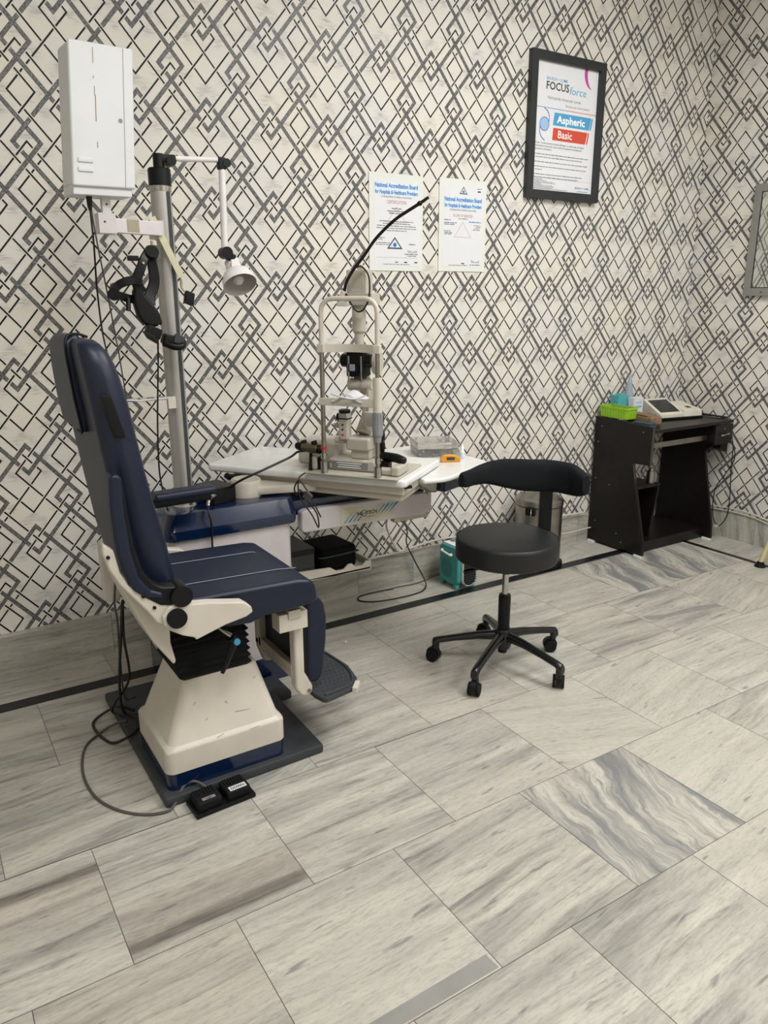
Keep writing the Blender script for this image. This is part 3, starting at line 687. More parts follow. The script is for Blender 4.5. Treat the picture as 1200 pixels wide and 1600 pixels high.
B().prism([tb(.22, .055), tb(.812, .035), tb(.812, .34), tb(.22, .33)], 'z', .722, .750, 'cream_d', .004).make('table_plinth', un)
B().box((1.492, 2.212, .772), (1.520, 2.236, .781), 'black', .003).make('table_catch', un)
B().tube([(1.03, 2.79, .77), (1.035, 2.775, .765), (1.06, 2.73, .77)], .012, 'black', 10).make('underside_knob', un)
# second white tray with blue drawer block
B().prism([(1.62, 2.28), (1.70, 2.262), (1.735, 2.266), (2.01, 2.375), (2.04, 2.41), (2.045, 2.45), (2.045, 2.88), (1.62, 2.88)], 'z', .758, .778, 'white', .008, 3, 50).make('side_tray', un, angle=50)
dr = B().obox((1.83, 2.42, .738), (.115, .045, 0), (-.025, .07, 0), (0, 0, .034), 'navy_gloss', .008).make('drawer', un, label='navy drawer block under the side tray')
B().prism([(1.63, .758), (1.645, .735), (1.69, .706), (1.728, .700), (1.728, .774), (1.64, .774)], 'y', 2.335, 2.47, 'steel', .008).make('end_cap', dr, label='brushed grey end cap')
B().obox((1.840, 2.346, .748), (.020, .0085, 0), (0, .0016, 0), (0, 0, .009), 'steel', .001).make('catch', dr)
# lower accessory tray on the side of the cabinet
b = B().prism([(1.17, 2.645), (1.60, 2.645), (1.62, 2.88), (1.17, 2.88)], 'z', .315, .322, 'cream')
b.prism([(1.17, .322), (1.17, .368), (1.405, .355), (1.435, .335), (1.47, .335), (1.492, .353), (1.51, .353), (1.525, .337), (1.56, .335), (1.578, .352), (1.605, .350), (1.605, .310)], 'y', 2.645, 2.652, 'cream')
b.prism([(1.17, .322), (1.17, .368), (1.405, .355), (1.435, .335), (1.47, .335), (1.492, .353), (1.51, .353), (1.525, .337), (1.56, .335), (1.578, .352), (1.625, .350), (1.625, .310)], 'y', 2.873, 2.88, 'cream')
b.box((1.60, 2.648, .312), (1.607, 2.878, .350), 'cream')
b.make('accessory_tray', un)
# small glass shelf on the pole
b = B().prism([(.665, 2.575), (.60, 2.60), (.67, 2.66), (.778, 2.65), (.778, 2.575)], 'z', 1.108, 1.112, 'clear').tube([(.62, 2.60, 1.114), (.665, 2.574, 1.112), (.775, 2.574, 1.115)], .002, 'paper', 6)
sh = b.make('glass_shelf', un, label='small clear shelf clipped to the pole')
B().box((.760, 2.572, 1.078), (.786, 2.592, 1.117), 'cream', .003).make('shelf_clip', sh)

# cases on the tray
cs = thing('instrument_case', 'flat black hard case on the tray, next to the white cabinet', 'case', (1.26, 2.75, .322))
B().box((1.190, 2.662, .323), (1.340, 2.86, .435), 'mat_grey', .006).make('case_body', cs)
B().box((1.188, 2.660, .425), (1.342, 2.862, .450), 'black', .006).make('case_lid', cs)
cs = thing('zipped_case', 'black soft zipped case on the tray, right of the hard case', 'case', (1.43, 2.75, .322))
b = B()
b.obox((1.458, 2.765, .376), (.092, .006, 0), (-.006, .096, 0), (0, 0, .052), 'black_fabric', .022, 4)
cb = b.make('case_body', cs, angle=60)
pts = [(1.458+.093*sx-.006*sy, 2.765+.006*sx+.097*sy, .395) for sx, sy in ((-1, -.8), (-.85, -1), (.85, -1), (1, -.8), (1, .8), (.85, 1), (-.85, 1), (-1, .8), (-1, -.8))]
B().tube(pts, .003, 'mat_grey', 6, 2).make('zip', cb)

# ------------------------------------------------------------------ slit lamp
A1 = Vector((.594, -.805, 0)); A2 = Vector((.805, .594, 0)); O = Vector((1.342, 2.35, 0)); Zv = Vector((0, 0, 1))
def L3(a, bb, z): return O + A1*a + A2*bb + Zv*z
sl = thing('slit_lamp', 'beige slit lamp microscope with chin rest frame standing on the white table', 'slit lamp', tuple(L3(0, .1, .81)))
def lbox(b, a0, a1, c0, c1, z0, z1, m, bev=.004, seg=2):
    return b.obox(L3((a0+a1)/2, (c0+c1)/2, (z0+z1)/2), A1*((a1-a0)/2), A2*((c1-c0)/2), Zv*((z1-z0)/2), m, bev, seg)
b = B(); lbox(b, -.182, .182, -.012, .27, .8105, .8175, 'slit', .003); b.make('base_board', sl, angle=50)
b = B(); lbox(b, -.118, .072, .055, .20, .818, .862, 'slit', .010, 3); bs = b.make('cross_slide', sl)
b = B(); lbox(b, -.100, .045, .053, .0555, .826, .853, 'plate_grey', .001); b.obox(L3(-.095+.01, .0548, .846), A1*.008, A2*.0007, Zv*.004, 'ink')
pl = b.make('rating_plate', bs)
b = B()
for k, ln in enumerate((.1, .085, .095)): b.obox(L3(-.03, .0525, .848-.008*k), A1*ln/2, A2*.0003, Zv*.0012, 'ink_white')
b.make('printed_lines', pl)
b = B(); lbox(b, -.045, .050, .055, .145, .895, .945, 'slit', .010, 3); lbox(b, -.030, .045, .07, .14, .862, .90, 'slit', .006, 2)
b.make('carriage', sl, angle=45)
b = B(); lbox(b, -.068, -.030, .045, .085, .935, 1.035, 'slit', .008, 3); lbox(b, -.070, -.028, .043, .087, 1.012, 1.016, 'black', .001)
pb = b.make('tonometer_post', sl)
b = B()
for z in (.955, .975, .992): b.cyl(L3(-.05, .044, z), L3(-.05, .0425, z), .004, 'ink' if z != .955 else 'red', seg=10)
b.make('scale_marks', pb)
B().lathe([(.022, 1.035), (.022, 1.044), (.016, 1.047)], L3(-.05, .065, 0), 'black').make('post_knob', pb)
# column, curving back and up
B().tube([L3(.0, .12, .95), L3(.01, .15, 1.01), L3(.012, .16, 1.07), L3(.0, .14, 1.13), L3(-.005, .11, 1.16)], [.028, .026, .024, .026, .028], 'slit', 16, 5, flat=(1, 1.2)).make('column', sl)
b = B(); lbox(b, .020, .062, .07, .11, .985, 1.04, 'slit', .006); b.cyl(L3(.035, .09, 1.03), L3(.035, .09, 1.13), .008, 'slit'); b.make('illumination_post', sl)
B().cyl(L3(-.045, .10, 1.135), L3(.040, .10, 1.135), .022, 'slit').cyl(L3(.04, .10, 1.135), L3(.046, .10, 1.135), .018, 'cream_d').make('pivot_drum', sl)
# eyepieces / optics: dark block with prism
b = B(); lbox(b, -.040, .030, .06, .13, 1.165, 1.255, 'black', .006, 2)
for s_ in (-1, 1): b.cyl(L3(-.005+.032*s_, .085, 1.222), L3(-.005+.058*s_, .085, 1.222), .024, 'black', seg=20)
b.cyl(L3(-.005, .055, 1.195), L3(-.005, .045, 1.195), .016, 'black')
mi = b.make('microscope', sl)
b = B(); b.obox(L3(-.008, .043, 1.200), A1*.010, A2*.003, Zv*.012, 'clear_blue', .002); b.make('prism', mi)
for s_ in (-1, 1): B().cyl(L3(-.005+.024*s_, .06, 1.15), L3(-.005+.024*s_, .06, 1.24), .004, 'chrome', seg=10).make('guide_rod', mi)
B().cyl(L3(.05, .12, 1.215), L3(.066, .12, 1.215), .044, 'slit', seg=30).make('magnification_drum', sl)
# illumination tower
B().lathe([(.017, 1.25), (.017, 1.315), (.024, 1.325), (.025, 1.375), (.024, 1.42), (.022, 1.425)], L3(-.008, .11, 0), 'slit').make('illumination_tube', sl)
b = B(); lbox(b, -.045, .058, .07, .15, 1.415, 1.456, 'slit', .003, 2); lbox(b, -.042, .034, .078, .142, 1.454, 1.535, 'slit', .004, 2)
lh = b.make('lamp_house', sl)
b = B()
for k in range(4): lbox(b, -.015+.011*k, -.010+.011*k, .0765, .079, 1.475, 1.525, 'cream_d', .0005)
b.make('cooling_fins', lh)
lbox(b := B(), -.052, -.028, .05, .07, 1.255, 1.275, 'black', .003).make('filter_lever', sl)
lbox(b := B(), .018, .048, .05, .07, 1.262, 1.280, 'black', .003).make('filter_lever', sl)
lbox(b := B(), -.050, .045, .09, .12, 1.238, 1.262, 'slit', .004).make('optics_bracket', sl)
# chin rest frame
H = .1065; fr_ = B()
zt = 1.438
hoop = [L3(-H, 0, 1.27), L3(-H, 0, 1.36)] + [L3(-H+.045-.045*math.cos(a), 0, zt-.045+.045*math.sin(a)) for a in (0, PI/8, PI/4, 3*PI/8, PI/2)] + [L3(H-.045+.045*math.sin(a), 0, zt-.045+.045*math.cos(a)) for a in (0, PI/8, PI/4, 3*PI/8, PI/2)] + [L3(H, 0, 1.36), L3(H, 0, 1.27)]
fr_.tube(hoop, .0085, 'cream', 14)
cf = fr_.make('chin_rest_frame', sl, label='cream hoop of the head rest')
B().cyl(L3(-H, 0, .82), L3(-H, 0, 1.272), .0085, 'steel').make('upright_rod', cf)
B().cyl(L3(H, 0, .82), L3(H, 0, 1.272), .0080, 'steel').make('upright_rod', cf)
B().cyl(L3(-H, 0, .818), L3(-H, 0, .86), .0135, 'chrome').cyl(L3(-H, 0, .87), L3(-H, 0, .892), .012, 'chrome').make('rod_foot', cf)
B().cyl(L3(H, 0, .818), L3(H, 0, .855), .0145, 'chrome').cyl(L3(H, 0, .868), L3(H, 0, .888), .011, 'chrome').make('rod_foot', cf)
B().cyl(L3(-H, 0, .905), L3(-H, 0, .915), .0120, 'red').make('stop_ring', cf, label='red stop ring')
b = B().cyl(L3(H, 0, 1.05), L3(H, 0, 1.172), .0165, 'cream').make('post_sleeve', cf)
b = B().lathe([(.015, .965), (.019, .972), (.019, .985), (.0185, 1.0), (.0175, 1.045), (.0165, 1.052)], L3(H, 0, 0), 'grey_knob', seg=24)
for k in range(12):
    a = k*PI/6; b.tube([L3(H+.018*math.cos(a), .018*math.sin(a), .988), L3(H+.0172*math.cos(a), .0172*math.sin(a), 1.045)], .002, 'grey_knob', 6)
b.lathe([(.012, .945), (.014, .966)], L3(H, 0, 0), 'grey_knob'); b.make('height_knob', cf, label='grey ribbed height knob')
# forehead band curved away
b = B(); lp = []
n = 14
for k in range(n+1):
    t = k/n; a = -H-.008+(2*H+.016)*t; d = .045*math.sin(PI*t)+.0; lp.append((a, -.012+d))
loops = [[L3(a, d, 1.255), L3(a, d+.006, 1.255), L3(a, d+.006, 1.283), L3(a, d, 1.283)] for a, d in lp]
b.loft(loops, 'cream'); fb = b.make('forehead_band', cf, angle=40)
for s_ in (-1, 1): lbox(B(), s_*H-.013, s_*H+.013, -.014, .010, 1.254, 1.284, 'cream', .003).make('band_clamp', fb)
b = B(); lbox(b, -H-.012, H-.01, -.010, .006, 1.068, 1.095, 'cream', .003); cr = b.make('chin_bar', cf)
b = B(); loops = []
for k in range(9):
    t = k/8; a = -.062+.115*t; z = 1.100+.012*math.cos(2*PI*(t-.5)*1.0)
    loops.append([L3(a, -.02, z-.004), L3(a, .05, z+.004), L3(a, .05, z+.009), L3(a, -.02, z+.001)])
b.loft(loops, 'paper'); b.tube([L3(-.062, -.02, 1.112), L3(-.02, -.035, 1.105), L3(.03, -.022, 1.098), L3(.07, -.015, 1.112)], .003, 'paper', 6, 4)
b.make('chin_cup', cr, label='chin cup with white paper sheets')
# joystick side: bracket and dark grip on the right, shield on the left
b = B(); lbox(b, .085, .160, .03, .070, .818, .842, 'slit', .008, 3); lbox(b, .145, .180, .02, .13, .818, .856, 'slit', .010, 3); b.make('elbow_bracket', sl)
b = B().tube([L3(.075, .105, .872), L3(.09, .105, .874), L3(.14, .095, .872), L3(.172, .088, .866), L3(.180, .086, .864)], [.010, .016, .017, .015, .009], 'black', 16, 3); b.make('grip', sl)
lbox(b := B(), .08, .12, .07, .11, .820, .858, 'black', .004).make('grip_mount', sl)
b = B(); lbox(b, -.178, -.150, .02, .10, .818, .875, 'slit', .010, 3); lbox(b, -.150, -.138, .03, .09, .822, .868, 'black', .004); b.cyl(L3(-.15, .06, .85), L3(-.09, .055, .85), .005, 'chrome'); b.make('rail_bracket', sl)
for a0_, a1_, c_, z_, r_, m_ in ((.055, .085, .10, 1.008, .019, 'black'), (-.095, -.068, .10, 1.012, .014, 'black'), (-.10, -.068, .08, .982, .009, 'cream_d'), (-.095, -.045, .08, .928, .012, 'cream_d')):
    B().cyl(L3(a0_, c_, z_), L3(a1_, c_, z_), r_, m_).make('centring_knob', sl)
B().ell(L3(.065, .12, .945), (.022, .022, .032), 'black').ell(L3(.072, .13, .905), (.012, .012, .03), 'black').make('joystick', sl)
b = B(); lbox(b, -.27, -.10, .10, .24, .818, .915, 'slit', .014, 3); b.make('power_box', sl)
# gooseneck fixation lamp and its flex
gp = [L3(-.030, .03, 1.452), L3(-.020, .03, 1.49), L3(.005, .03, 1.53), L3(.045, .03, 1.575), L3(.085, .03, 1.625), L3(.125, .03, 1.662), L3(.165, .03, 1.692), L3(.205, .03, 1.714), L3(.245, .03, 1.735), L3(.275, .03, 1.752)]
g = B().tube(gp, [.0055]*9+[.0045], 'black', 10, 4).ell(gp[8], (.009, .009, .008), 'black').make('gooseneck', sl, label='black gooseneck fixation lamp bent to the right')
B().cyl(L3(-.038, .02, 1.440), L3(-.026, .02, 1.462), .009, 'cream').make('gooseneck_socket', g)
lbox(b := B(), -.045, -.010, -.004, .03, 1.412, 1.428, 'cream', .004).make('hoop_clamp', g)
B().tube([L3(.005, .03, 1.532), L3(.025, .05, 1.545), L3(.048, .06, 1.52), L3(.055, .06, 1.48), L3(.05, .06, 1.435), L3(.03, .06, 1.40), L3(.005, .06, 1.395), L3(-.015, .05, 1.425), L3(-.025, .035, 1.455)], .0028, 'black', 8, 6).make('flex', g)
b = B(); lbox(b, -.008, .012, .095, .115, 1.535, 1.552, 'cream_d', .003); b.make('lamp_socket', lh)

# hand-held scope resting by the slit lamp
hs = thing('handheld_scope', 'bronze handheld scope with black knobs and cable lying beside the slit lamp', 'ophthalmoscope', tuple(L3(-.16, -.02, .86)))
p0, p1 = L3(-.205, .02, .905), L3(-.140, .02, .900)
B().tube([p0, p0.lerp(p1, .1), p0.lerp(p1, .9), p1], [.016, .0185, .0185, .016], 'bronze', 20).make('barrel', hs)
B().tube([L3(-.232, .02, .907), L3(-.225, .02, .907), p0], [.010, .015, .017], 'black', 20).make('eyepiece', hs)
B().tube([p1, L3(-.122, .02, .899), L3(-.114, .02, .898)], [.018, .016, .010], 'black', 20).make('eyepiece', hs)
for a in (-.195, -.153): B().cyl(L3(a, .02, .915), L3(a-.005, .02, .930), .011, 'black', seg=14).make('knob', hs)
B().tube([L3(-.17, .02, .89), L3(-.172, .018, .84), L3(-.172, .016, .819)], [.006, .006, .008], 'black', 10).make('stand_pin', hs)
B().tube([L3(-.190, .01, .892), L3(-.215, .0, .888), Vector((1.16, 2.47, .884)), Vector((1.10, 2.46, .868)), Vector((1.03, 2.46, .846)), Vector((.975, 2.49, .818)), Vector((.958, 2.55, .785)), Vector((.962, 2.60, .766))], .0045, 'cable_black', 8, 6).make('cable', hs)

tag(B().tube([L3(-.172, -.030, .817), L3(-.175, -.075, .806), L3(-.172, -.085, .76), L3(-.155, -.085, .72), L3(-.12, -.085, .675), L3(-.095, -.085, .63), L3(-.10, -.083, .68), L3(-.135, -.083, .725), L3(-.165, -.083, .765), L3(-.18, -.083, .745), L3(-.19, -.083, .77), L3(-.17, -.083, .80), L3(-.145, -.083, .775), L3(-.12, -.083, .735), L3(-.085, -.083, .67)], .0028, 'cable_black', 7, 6).make('cable'),
    'knotted black lead dangling in front of the table edge', 'cable')
tag(B().obox(L3(-.135, -.085, .745), A1*.012+Zv*-.010, A2*.007, A1*.009+Zv*.012, 'cable_grey', .003).make('inline_switch'), 'small grey inline connector hanging on the knotted lead', 'connector')
# black power box on the cabinet
pb = thing('power_supply_box', 'small black power supply box on the navy cabinet top, under the far armrest', 'power supply', (.93, 2.61, .721))
a1 = Vector((.046, .012, 0)); a2 = Vector((-.012, .062, 0))
B().obox((.925, 2.625, .7515), a1, a2, (0, 0, .030), 'black', .003).make('case', pb)
B().tube([(.895, 2.553, .758), (.878, 2.535, .760), (.856, 2.51, .752), (.850, 2.50, .738)], [.009, .009, .007, .006], 'chrome', 12, 3).make('plug', pb)
B().tube([(.850, 2.50, .738), (.842, 2.475, .72), (.847, 2.472, .68), (.852, 2.49, .60), (.852, 2.49, .52)], .0035, 'cable_black', 8, 6).make('cable', pb)
tag(B().box((.83, 2.66, .7215), (.865, 2.74, .76), 'black_matt', .004).make('adapter'), 'small dark adapter beside the power supply box', 'adapter')

# ------------------------------------------------------------------ things on the side tray
cbx = thing('contact_lens_box', 'clear hinged plastic box of small bottles at the back of the side tray', 'box', (1.94, 2.66, .778))
q1 = Vector((.085, -.035, 0)); q2 = Vector((.030, .075, 0)); c0 = Vector((1.945, 2.66, .778))
B().obox(c0+Vector((0, 0, .017)), q1, q2, (0, 0, .0165), 'clear', .005).make('base_tray', cbx)
B().obox(c0+Vector((-.004, 0, .050)), q1, q2, (.0, 0, .0145), 'clear', .005).make('lid', cbx)
random.seed(3)
for k in range(12):
    p = c0+q1*random.uniform(-.8, .8)+q2*random.uniform(-.75, .75)+Vector((0, 0, .012))
    tag(B().obox(p, q1*.14, q2*.12, (0, 0, .009), random.choice(['cream_d', 'grey_knob', 'brown', 'mat_grey', 'coil']), .003).make('lens_vial'), 'small vial inside the clear plastic box', 'vial', 'vials in the clear box')
tag(B().prism([(-.040, 0), (.040, 0), (.042, .012), (.028, .026), (.0, .032), (-.030, .030), (-.044, .016)], 'y', -.012, .012, 'orange', .004, 3, 40).box((-.018, -.0135, .010), (.016, -.0115, .022), 'mat_grey', .001).make('tape_dispenser', origin=(0, 0, 0)), 'orange plastic dispenser at the front of the side tray', 'dispenser')
o = bpy.data.objects['tape_dispenser']; o.location = (1.900, 2.485, .778); o.rotation_euler = (0, 0, -.45)
eb = thing('eye_drop_bottle', 'white eye drop bottle standing on the side tray', 'bottle', (1.985, 2.515, .778))
B().lathe([(.011, .778), (.0125, .780), (.0125, .806), (.008, .812)], (1.985, 2.515, 0), 'whitebox', seg=18).make('bottle_body', eb)
B().lathe([(.0075, .811), (.0075, .823), (.003, .836), (.002, .838)], (1.985, 2.515, 0), 'ink_white', seg=16).make('cap', eb)

# ------------------------------------------------------------------ pole-mounted things
lb = thing('vision_chart_box', 'white metal vision chart light box hanging from a bracket arm on the steel pole', 'light box', (.58, 2.46, 1.74))
# slightly turned box, narrow front towards the room
f1 = Vector((.985, .10, .02)).normalized(); f2 = Vector((-.10, .995, 0)).normalized(); f3 = f1.cross(f2)
f3 = Vector((.068, 0, 1)).normalized(); c0 = Vector((.592, 2.50, 1.938))
b = B().obox(c0, f1*.088, f2*.050, f3*.188, 'boxwhite', .012, 4); bx = b.make('housing', lb)
B().obox(c0-f2*.0515+f1*.002, f1*.091, f2*.006, f3*.188, 'boxwhite', .008, 3).obox(c0-f2*.0575+f1*.063, f1*.0008, f2*.0006, f3*.184, 'coil').make('front_cover', lb)
fc = bpy.data.objects['front_cover']
for dz in (-.118, -.143): B().obox(c0-f2*.0575-f1*.052+f3*dz, f1*.022, f2*.004, f3*.007, 'boxwhite', .0035, 3).make('vent_louvre', fc)
for dx, dz, l, m_ in ((-.022, .155, .020, 'stain'), (-.022, .10, .003, 'coil'), (-.020, .065, .012, 'coil'), (-.018, .02, .034, 'brown'), (-.016, -.075, .008, 'ink_grey')):
    B().obox(c0-f2*.0578+f1*dx+f3*dz, f1*.0009, f2*.0005, f3*l, m_).make('scratch', fc)
B().cyl(c0-f2*.055+f1*.052-f3*.005, c0-f2*.0595+f1*.052-f3*.005, .0055, 'grey_knob', seg=16).make('lock', fc)
B().obox(c0-f3*.196, f1*.086, f2*.048, f3*.014, 'boxwhite', .004).make('lower_tray', lb)
B().obox((.597, 2.50, 1.700), (.0135, .002, 0), (0, .012, 0), (0, 0, .045), 'white_panel', .003).cyl((.597, 2.487, 1.71), (.597, 2.486, 1.71), .003, 'ink', seg=10).make('stem', lb)
hb = B().box((.568, 2.478, 1.628), (.618, 2.53, 1.685), 'white_panel', .004).cyl((.585, 2.4785, 1.66), (.585, 2.477, 1.66), .003, 'ink', seg=10).make('knuckle', lb)
B().obox((.690, 2.535, 1.653), (.085, .028, 0), (-.004, .012, 0), (0, 0, .021), 'white_panel', .003).make('bracket_arm', lb)
B().obox((.678, 2.5175, 1.655), (.020, .0066, 0), (-.0003, .0008, 0), (0, 0, .018), 'stain', .0005).make('glue_stain', lb)
B().box((.745, 2.572, 1.622), (.790, 2.588, 1.680), 'white_panel', .003).make('pole_clamp', lb)
B().obox((.792, 2.563, 1.598), (.041, 0, -.090), (.010, 0, .0046), (0, .002, 0), 'yellowish', .001).make('tape_strip', lb, label='yellowed tape strip across the pole')
B().cyl((.75, 2.565, 1.615), (.75, 2.56, 1.60), .010, 'cream_d').make('thumb_screw', lb)
B().lathe([(.004, 1.69), (.007, 1.70), (.009, 1.735), (.006, 1.745)], (.548, 2.485, 0), 'black', seg=12).make('cable_boot', lb)
B().tube([(.548, 2.485, 1.70), (.552, 2.50, 1.60), (.57, 2.60, 1.47), (.60, 2.72, 1.33), (.66, 2.93, 1.20), (.69, 3.0, .95), (.70, 3.05, .60), (.70, 3.06, .20)], .003, 'cable_black', 7, 6).make('cable', lb)
B().tube([(.551, 2.485, 1.70), (.562, 2.50, 1.60), (.60, 2.60, 1.46), (.64, 2.72, 1.33), (.70, 2.93, 1.20), (.73, 3.0, .95), (.73, 3.05, .60), (.73, 3.06, .20)], .0025, 'cable_grey', 7, 6).make('cable', lb)
# reading lamp
lm = thing('examination_lamp', 'white bell-shaped examination lamp hanging from a jointed arm on top of the pole', 'lamp', (.803, 2.62, 1.842))
B().cyl((.803, 2.62, 1.84), (.803, 2.62, 1.885), .017, 'black').obox((.828, 2.62, 1.872), (.030, 0, .002), (0, .016, 0), (0, 0, .012), 'black', .006).cyl((.84, 2.600, 1.865), (.84, 2.64, 1.865), .016, 'black').make('base_joint', lm)
B().cyl((.835, 2.62, 1.874), (1.008, 2.62, 1.884), .0085, 'lampwhite').make('upper_arm', lm)
B().obox((1.015, 2.62, 1.873), (.014, 0, 0), (0, .013, 0), (0, 0, .020), 'black', .006).cyl((1.03, 2.605, 1.875), (1.03, 2.64, 1.875), .014, 'black').make('elbow_joint', lm)
B().tube([(1.016, 2.62, 1.86), (1.010, 2.62, 1.595)], .0115, 'lampwhite', 14).make('lower_arm', lm)
B().cyl((1.012, 2.600, 1.590), (1.012, 2.64, 1.590), .020, 'black').obox((1.027, 2.62, 1.578), (.016, 0, -.008), (0, .010, 0), (.008, 0, .012), 'black', .005).make('swivel_joint', lm)
axl = Vector((.02, -.80, -1)).normalized(); ls = Vector((1.040, 2.640, 1.565))
sp_ = [(.022, .0), (.026, .004), (.027, .040), (.034, .046), (.047, .060), (.0555, .080), (.059, .103), (.0585, .104), (.054, .082), (.045, .064), (.030, .052)]
B().lathe([(.001, .001)]+sp_, ls, 'lampwhite', axis=axl, seg=40, cap=False).make('lamp_shade', lm, angle=50)
B().lathe([(.0580, .103), (.0535, .082), (.0445, .064), (.0295, .053), (.001, .052)], ls, 'lampin', axis=axl, seg=40, cap=False).make('reflector', lm, label='grey inside of the lamp shade')
B().lathe([(.012, .052), (.014, .06), (.020, .075), (.020, .085), (.012, .095), (.001, .098)], ls, 'bulb', axis=axl, seg=20).make('bulb', lm)
B().obox((1.028, 2.588, 1.552), (.010, 0, 0), (0, .004, 0), (0, 0, .016), 'lampwhite', .002).make('switch_plate', lm)
# black headset
hd = thing('headband_ophthalmoscope', 'black headband ophthalmoscope hanging on a hook at the left of the pole', 'medical headset', (.70, 2.54, 1.45))
B().cyl((.770, 2.60, 1.561), (.695, 2.545, 1.562), .0035, 'chrome').make('hook', hd)
B().cyl((.735, 2.555, 1.572), (.735, 2.535, 1.584), .022, 'black').make('ratchet_knob', hd)
def flat(pts, w_, t_, m_='black'):
    b = B(); P = [Vector(p) for p in pts]; Q = []
    for i in range(len(P)-1):
        p0_, p1_, p2_, p3_ = P[max(i-1, 0)], P[i], P[i+1], P[min(i+2, len(P)-1)]
        for k in range(5):
            t = k/5; Q.append(.5*((2*p1_)+(-p0_+p2_)*t+(2*p0_-5*p1_+4*p2_-p3_)*t*t+(-p0_+3*p1_-3*p2_+p3_)*t**3))
    Q.append(P[-1]); loops = []
    for i, p in enumerate(Q):
        d = (Q[min(i+1, len(Q)-1)]-Q[max(i-1, 0)]).normalized(); n_ = Vector((d.z, 0, -d.x)).normalized(); yv = Vector((0, 1, 0))
        ww = w_[0]+(w_[1]-w_[0])*i/(len(Q)-1)
        loops.append([p+n_*ww*a+yv*t_*c for a, c in ((1, .5), (.8, 1), (-.8, 1), (-1, .5), (-1, -.5), (-.8, -1), (.8, -1), (1, -.5))])
    return b.loft(loops, m_)
flat([(.722, 2.545, 1.580), (.706, 2.53, 1.560), (.694, 2.525, 1.535), (.680, 2.525, 1.505), (.678, 2.525, 1.480), (.690, 2.53, 1.455)], (.012, .018), .005).make('headband_strap', hd)
flat([(.738, 2.575, 1.575), (.744, 2.58, 1.55), (.748, 2.58, 1.51), (.744, 2.58, 1.48), (.728, 2.575, 1.450), (.722, 2.565, 1.42)], (.015, .019), .005).make('headband_strap', hd)
flat([(.686, 2.52, 1.490), (.665, 2.505, 1.494), (.636, 2.50, 1.490), (.612, 2.505, 1.478), (.600, 2.51, 1.462)], (.014, .012), .006).make('headband_strap', hd)
flat([(.602, 2.535, 1.455), (.625, 2.54, 1.448), (.650, 2.545, 1.440), (.672, 2.55, 1.436)], (.012, .013), .006).make('headband_strap', hd)
B().prism([(.664, 1.470), (.690, 1.478), (.700, 1.450), (.722, 1.425), (.742, 1.395), (.750, 1.356), (.716, 1.350), (.686, 1.360), (.671, 1.385), (.661, 1.430)], 'y', 2.522, 2.556, 'black', .010, 3, 20).make('padded_housing', hd, angle=50)
B().cyl((.594, 2.49, 1.452), (.603, 2.525, 1.452), .019, 'black', seg=18).cyl((.606, 2.50, 1.474), (.606, 2.53, 1.474), .013, 'black', seg=16).make('side_knob', hd)
B().tube([(.646, 2.53, 1.440), (.644, 2.525, 1.42), (.641, 2.52, 1.403)], .0075, 'black', 12).make('adjuster', hd)
B().obox((.673, 2.535, 1.561), (.017, 0, 0), (0, .008, 0), (0, 0, .008), 'black', .003).make('rear_pad', hd)
B().cyl((.733, 2.520, 1.353), (.733, 2.515, 1.353), .005, 'chrome', seg=14).cyl((.699, 2.518, 1.547), (.699, 2.514, 1.547), .004, 'chrome', seg=14).make('rivet', hd)
B().obox((.716, 2.53, 1.335), (.022, 0, -.010), (0, .018, 0), (.006, 0, .016), 'black', .004).make('optics_block', hd)
B().obox((.704, 2.52, 1.318), (.017, 0, -.010), (0, .015, 0), (-.007, 0, .013), 'black', .003).make('mirror_housing', hd)
B().obox((.780, 2.535, 1.305), (.034, 0, -.010), (0, .022, 0), (.005, 0, .016), 'black', .006).make('viewing_tube', hd)
B().tube([(.748, 2.53, 1.30), (.775, 2.51, 1.288), (.800, 2.51, 1.288), (.812, 2.53, 1.30)], .012, 'black', 12, 3).make('eyepiece', hd)
B().obox((.795, 2.515, 1.310), (.016, 0, -.006), (0, .006, 0), (.004, 0, .013), 'mat_grey', .002).make('filter_plate', hd)
B().tube([(.736, 2.55, 1.33), (.734, 2.56, 1.25), (.726, 2.56, 1.165), (.716, 2.56, 1.058), (.709, 2.56, .950), (.710, 2.57, .85), (.716, 2.55, .76), (.722, 2.55, .728)], .003, 'cable_black', 7, 5).make('cable', hd)
# little plug hanging on the right of the pole
hp = thing('hanging_plug', 'small black plug dangling on a taped lead at the right of the pole', 'plug', (.866, 2.60, 1.44))
B().obox((.866, 2.60, 1.440), (.015, 0, -.006), (0, .012, 0), (.004, 0, .021), 'black', .004).make('plug_body', hp)
B().tube([(.835, 2.585, 1.512), (.842, 2.595, 1.495), (.845, 2.60, 1.475), (.856, 2.60, 1.460)], [.0025, .005, .006, .004], 'yellowish', 8, 4).make('lead', hp)

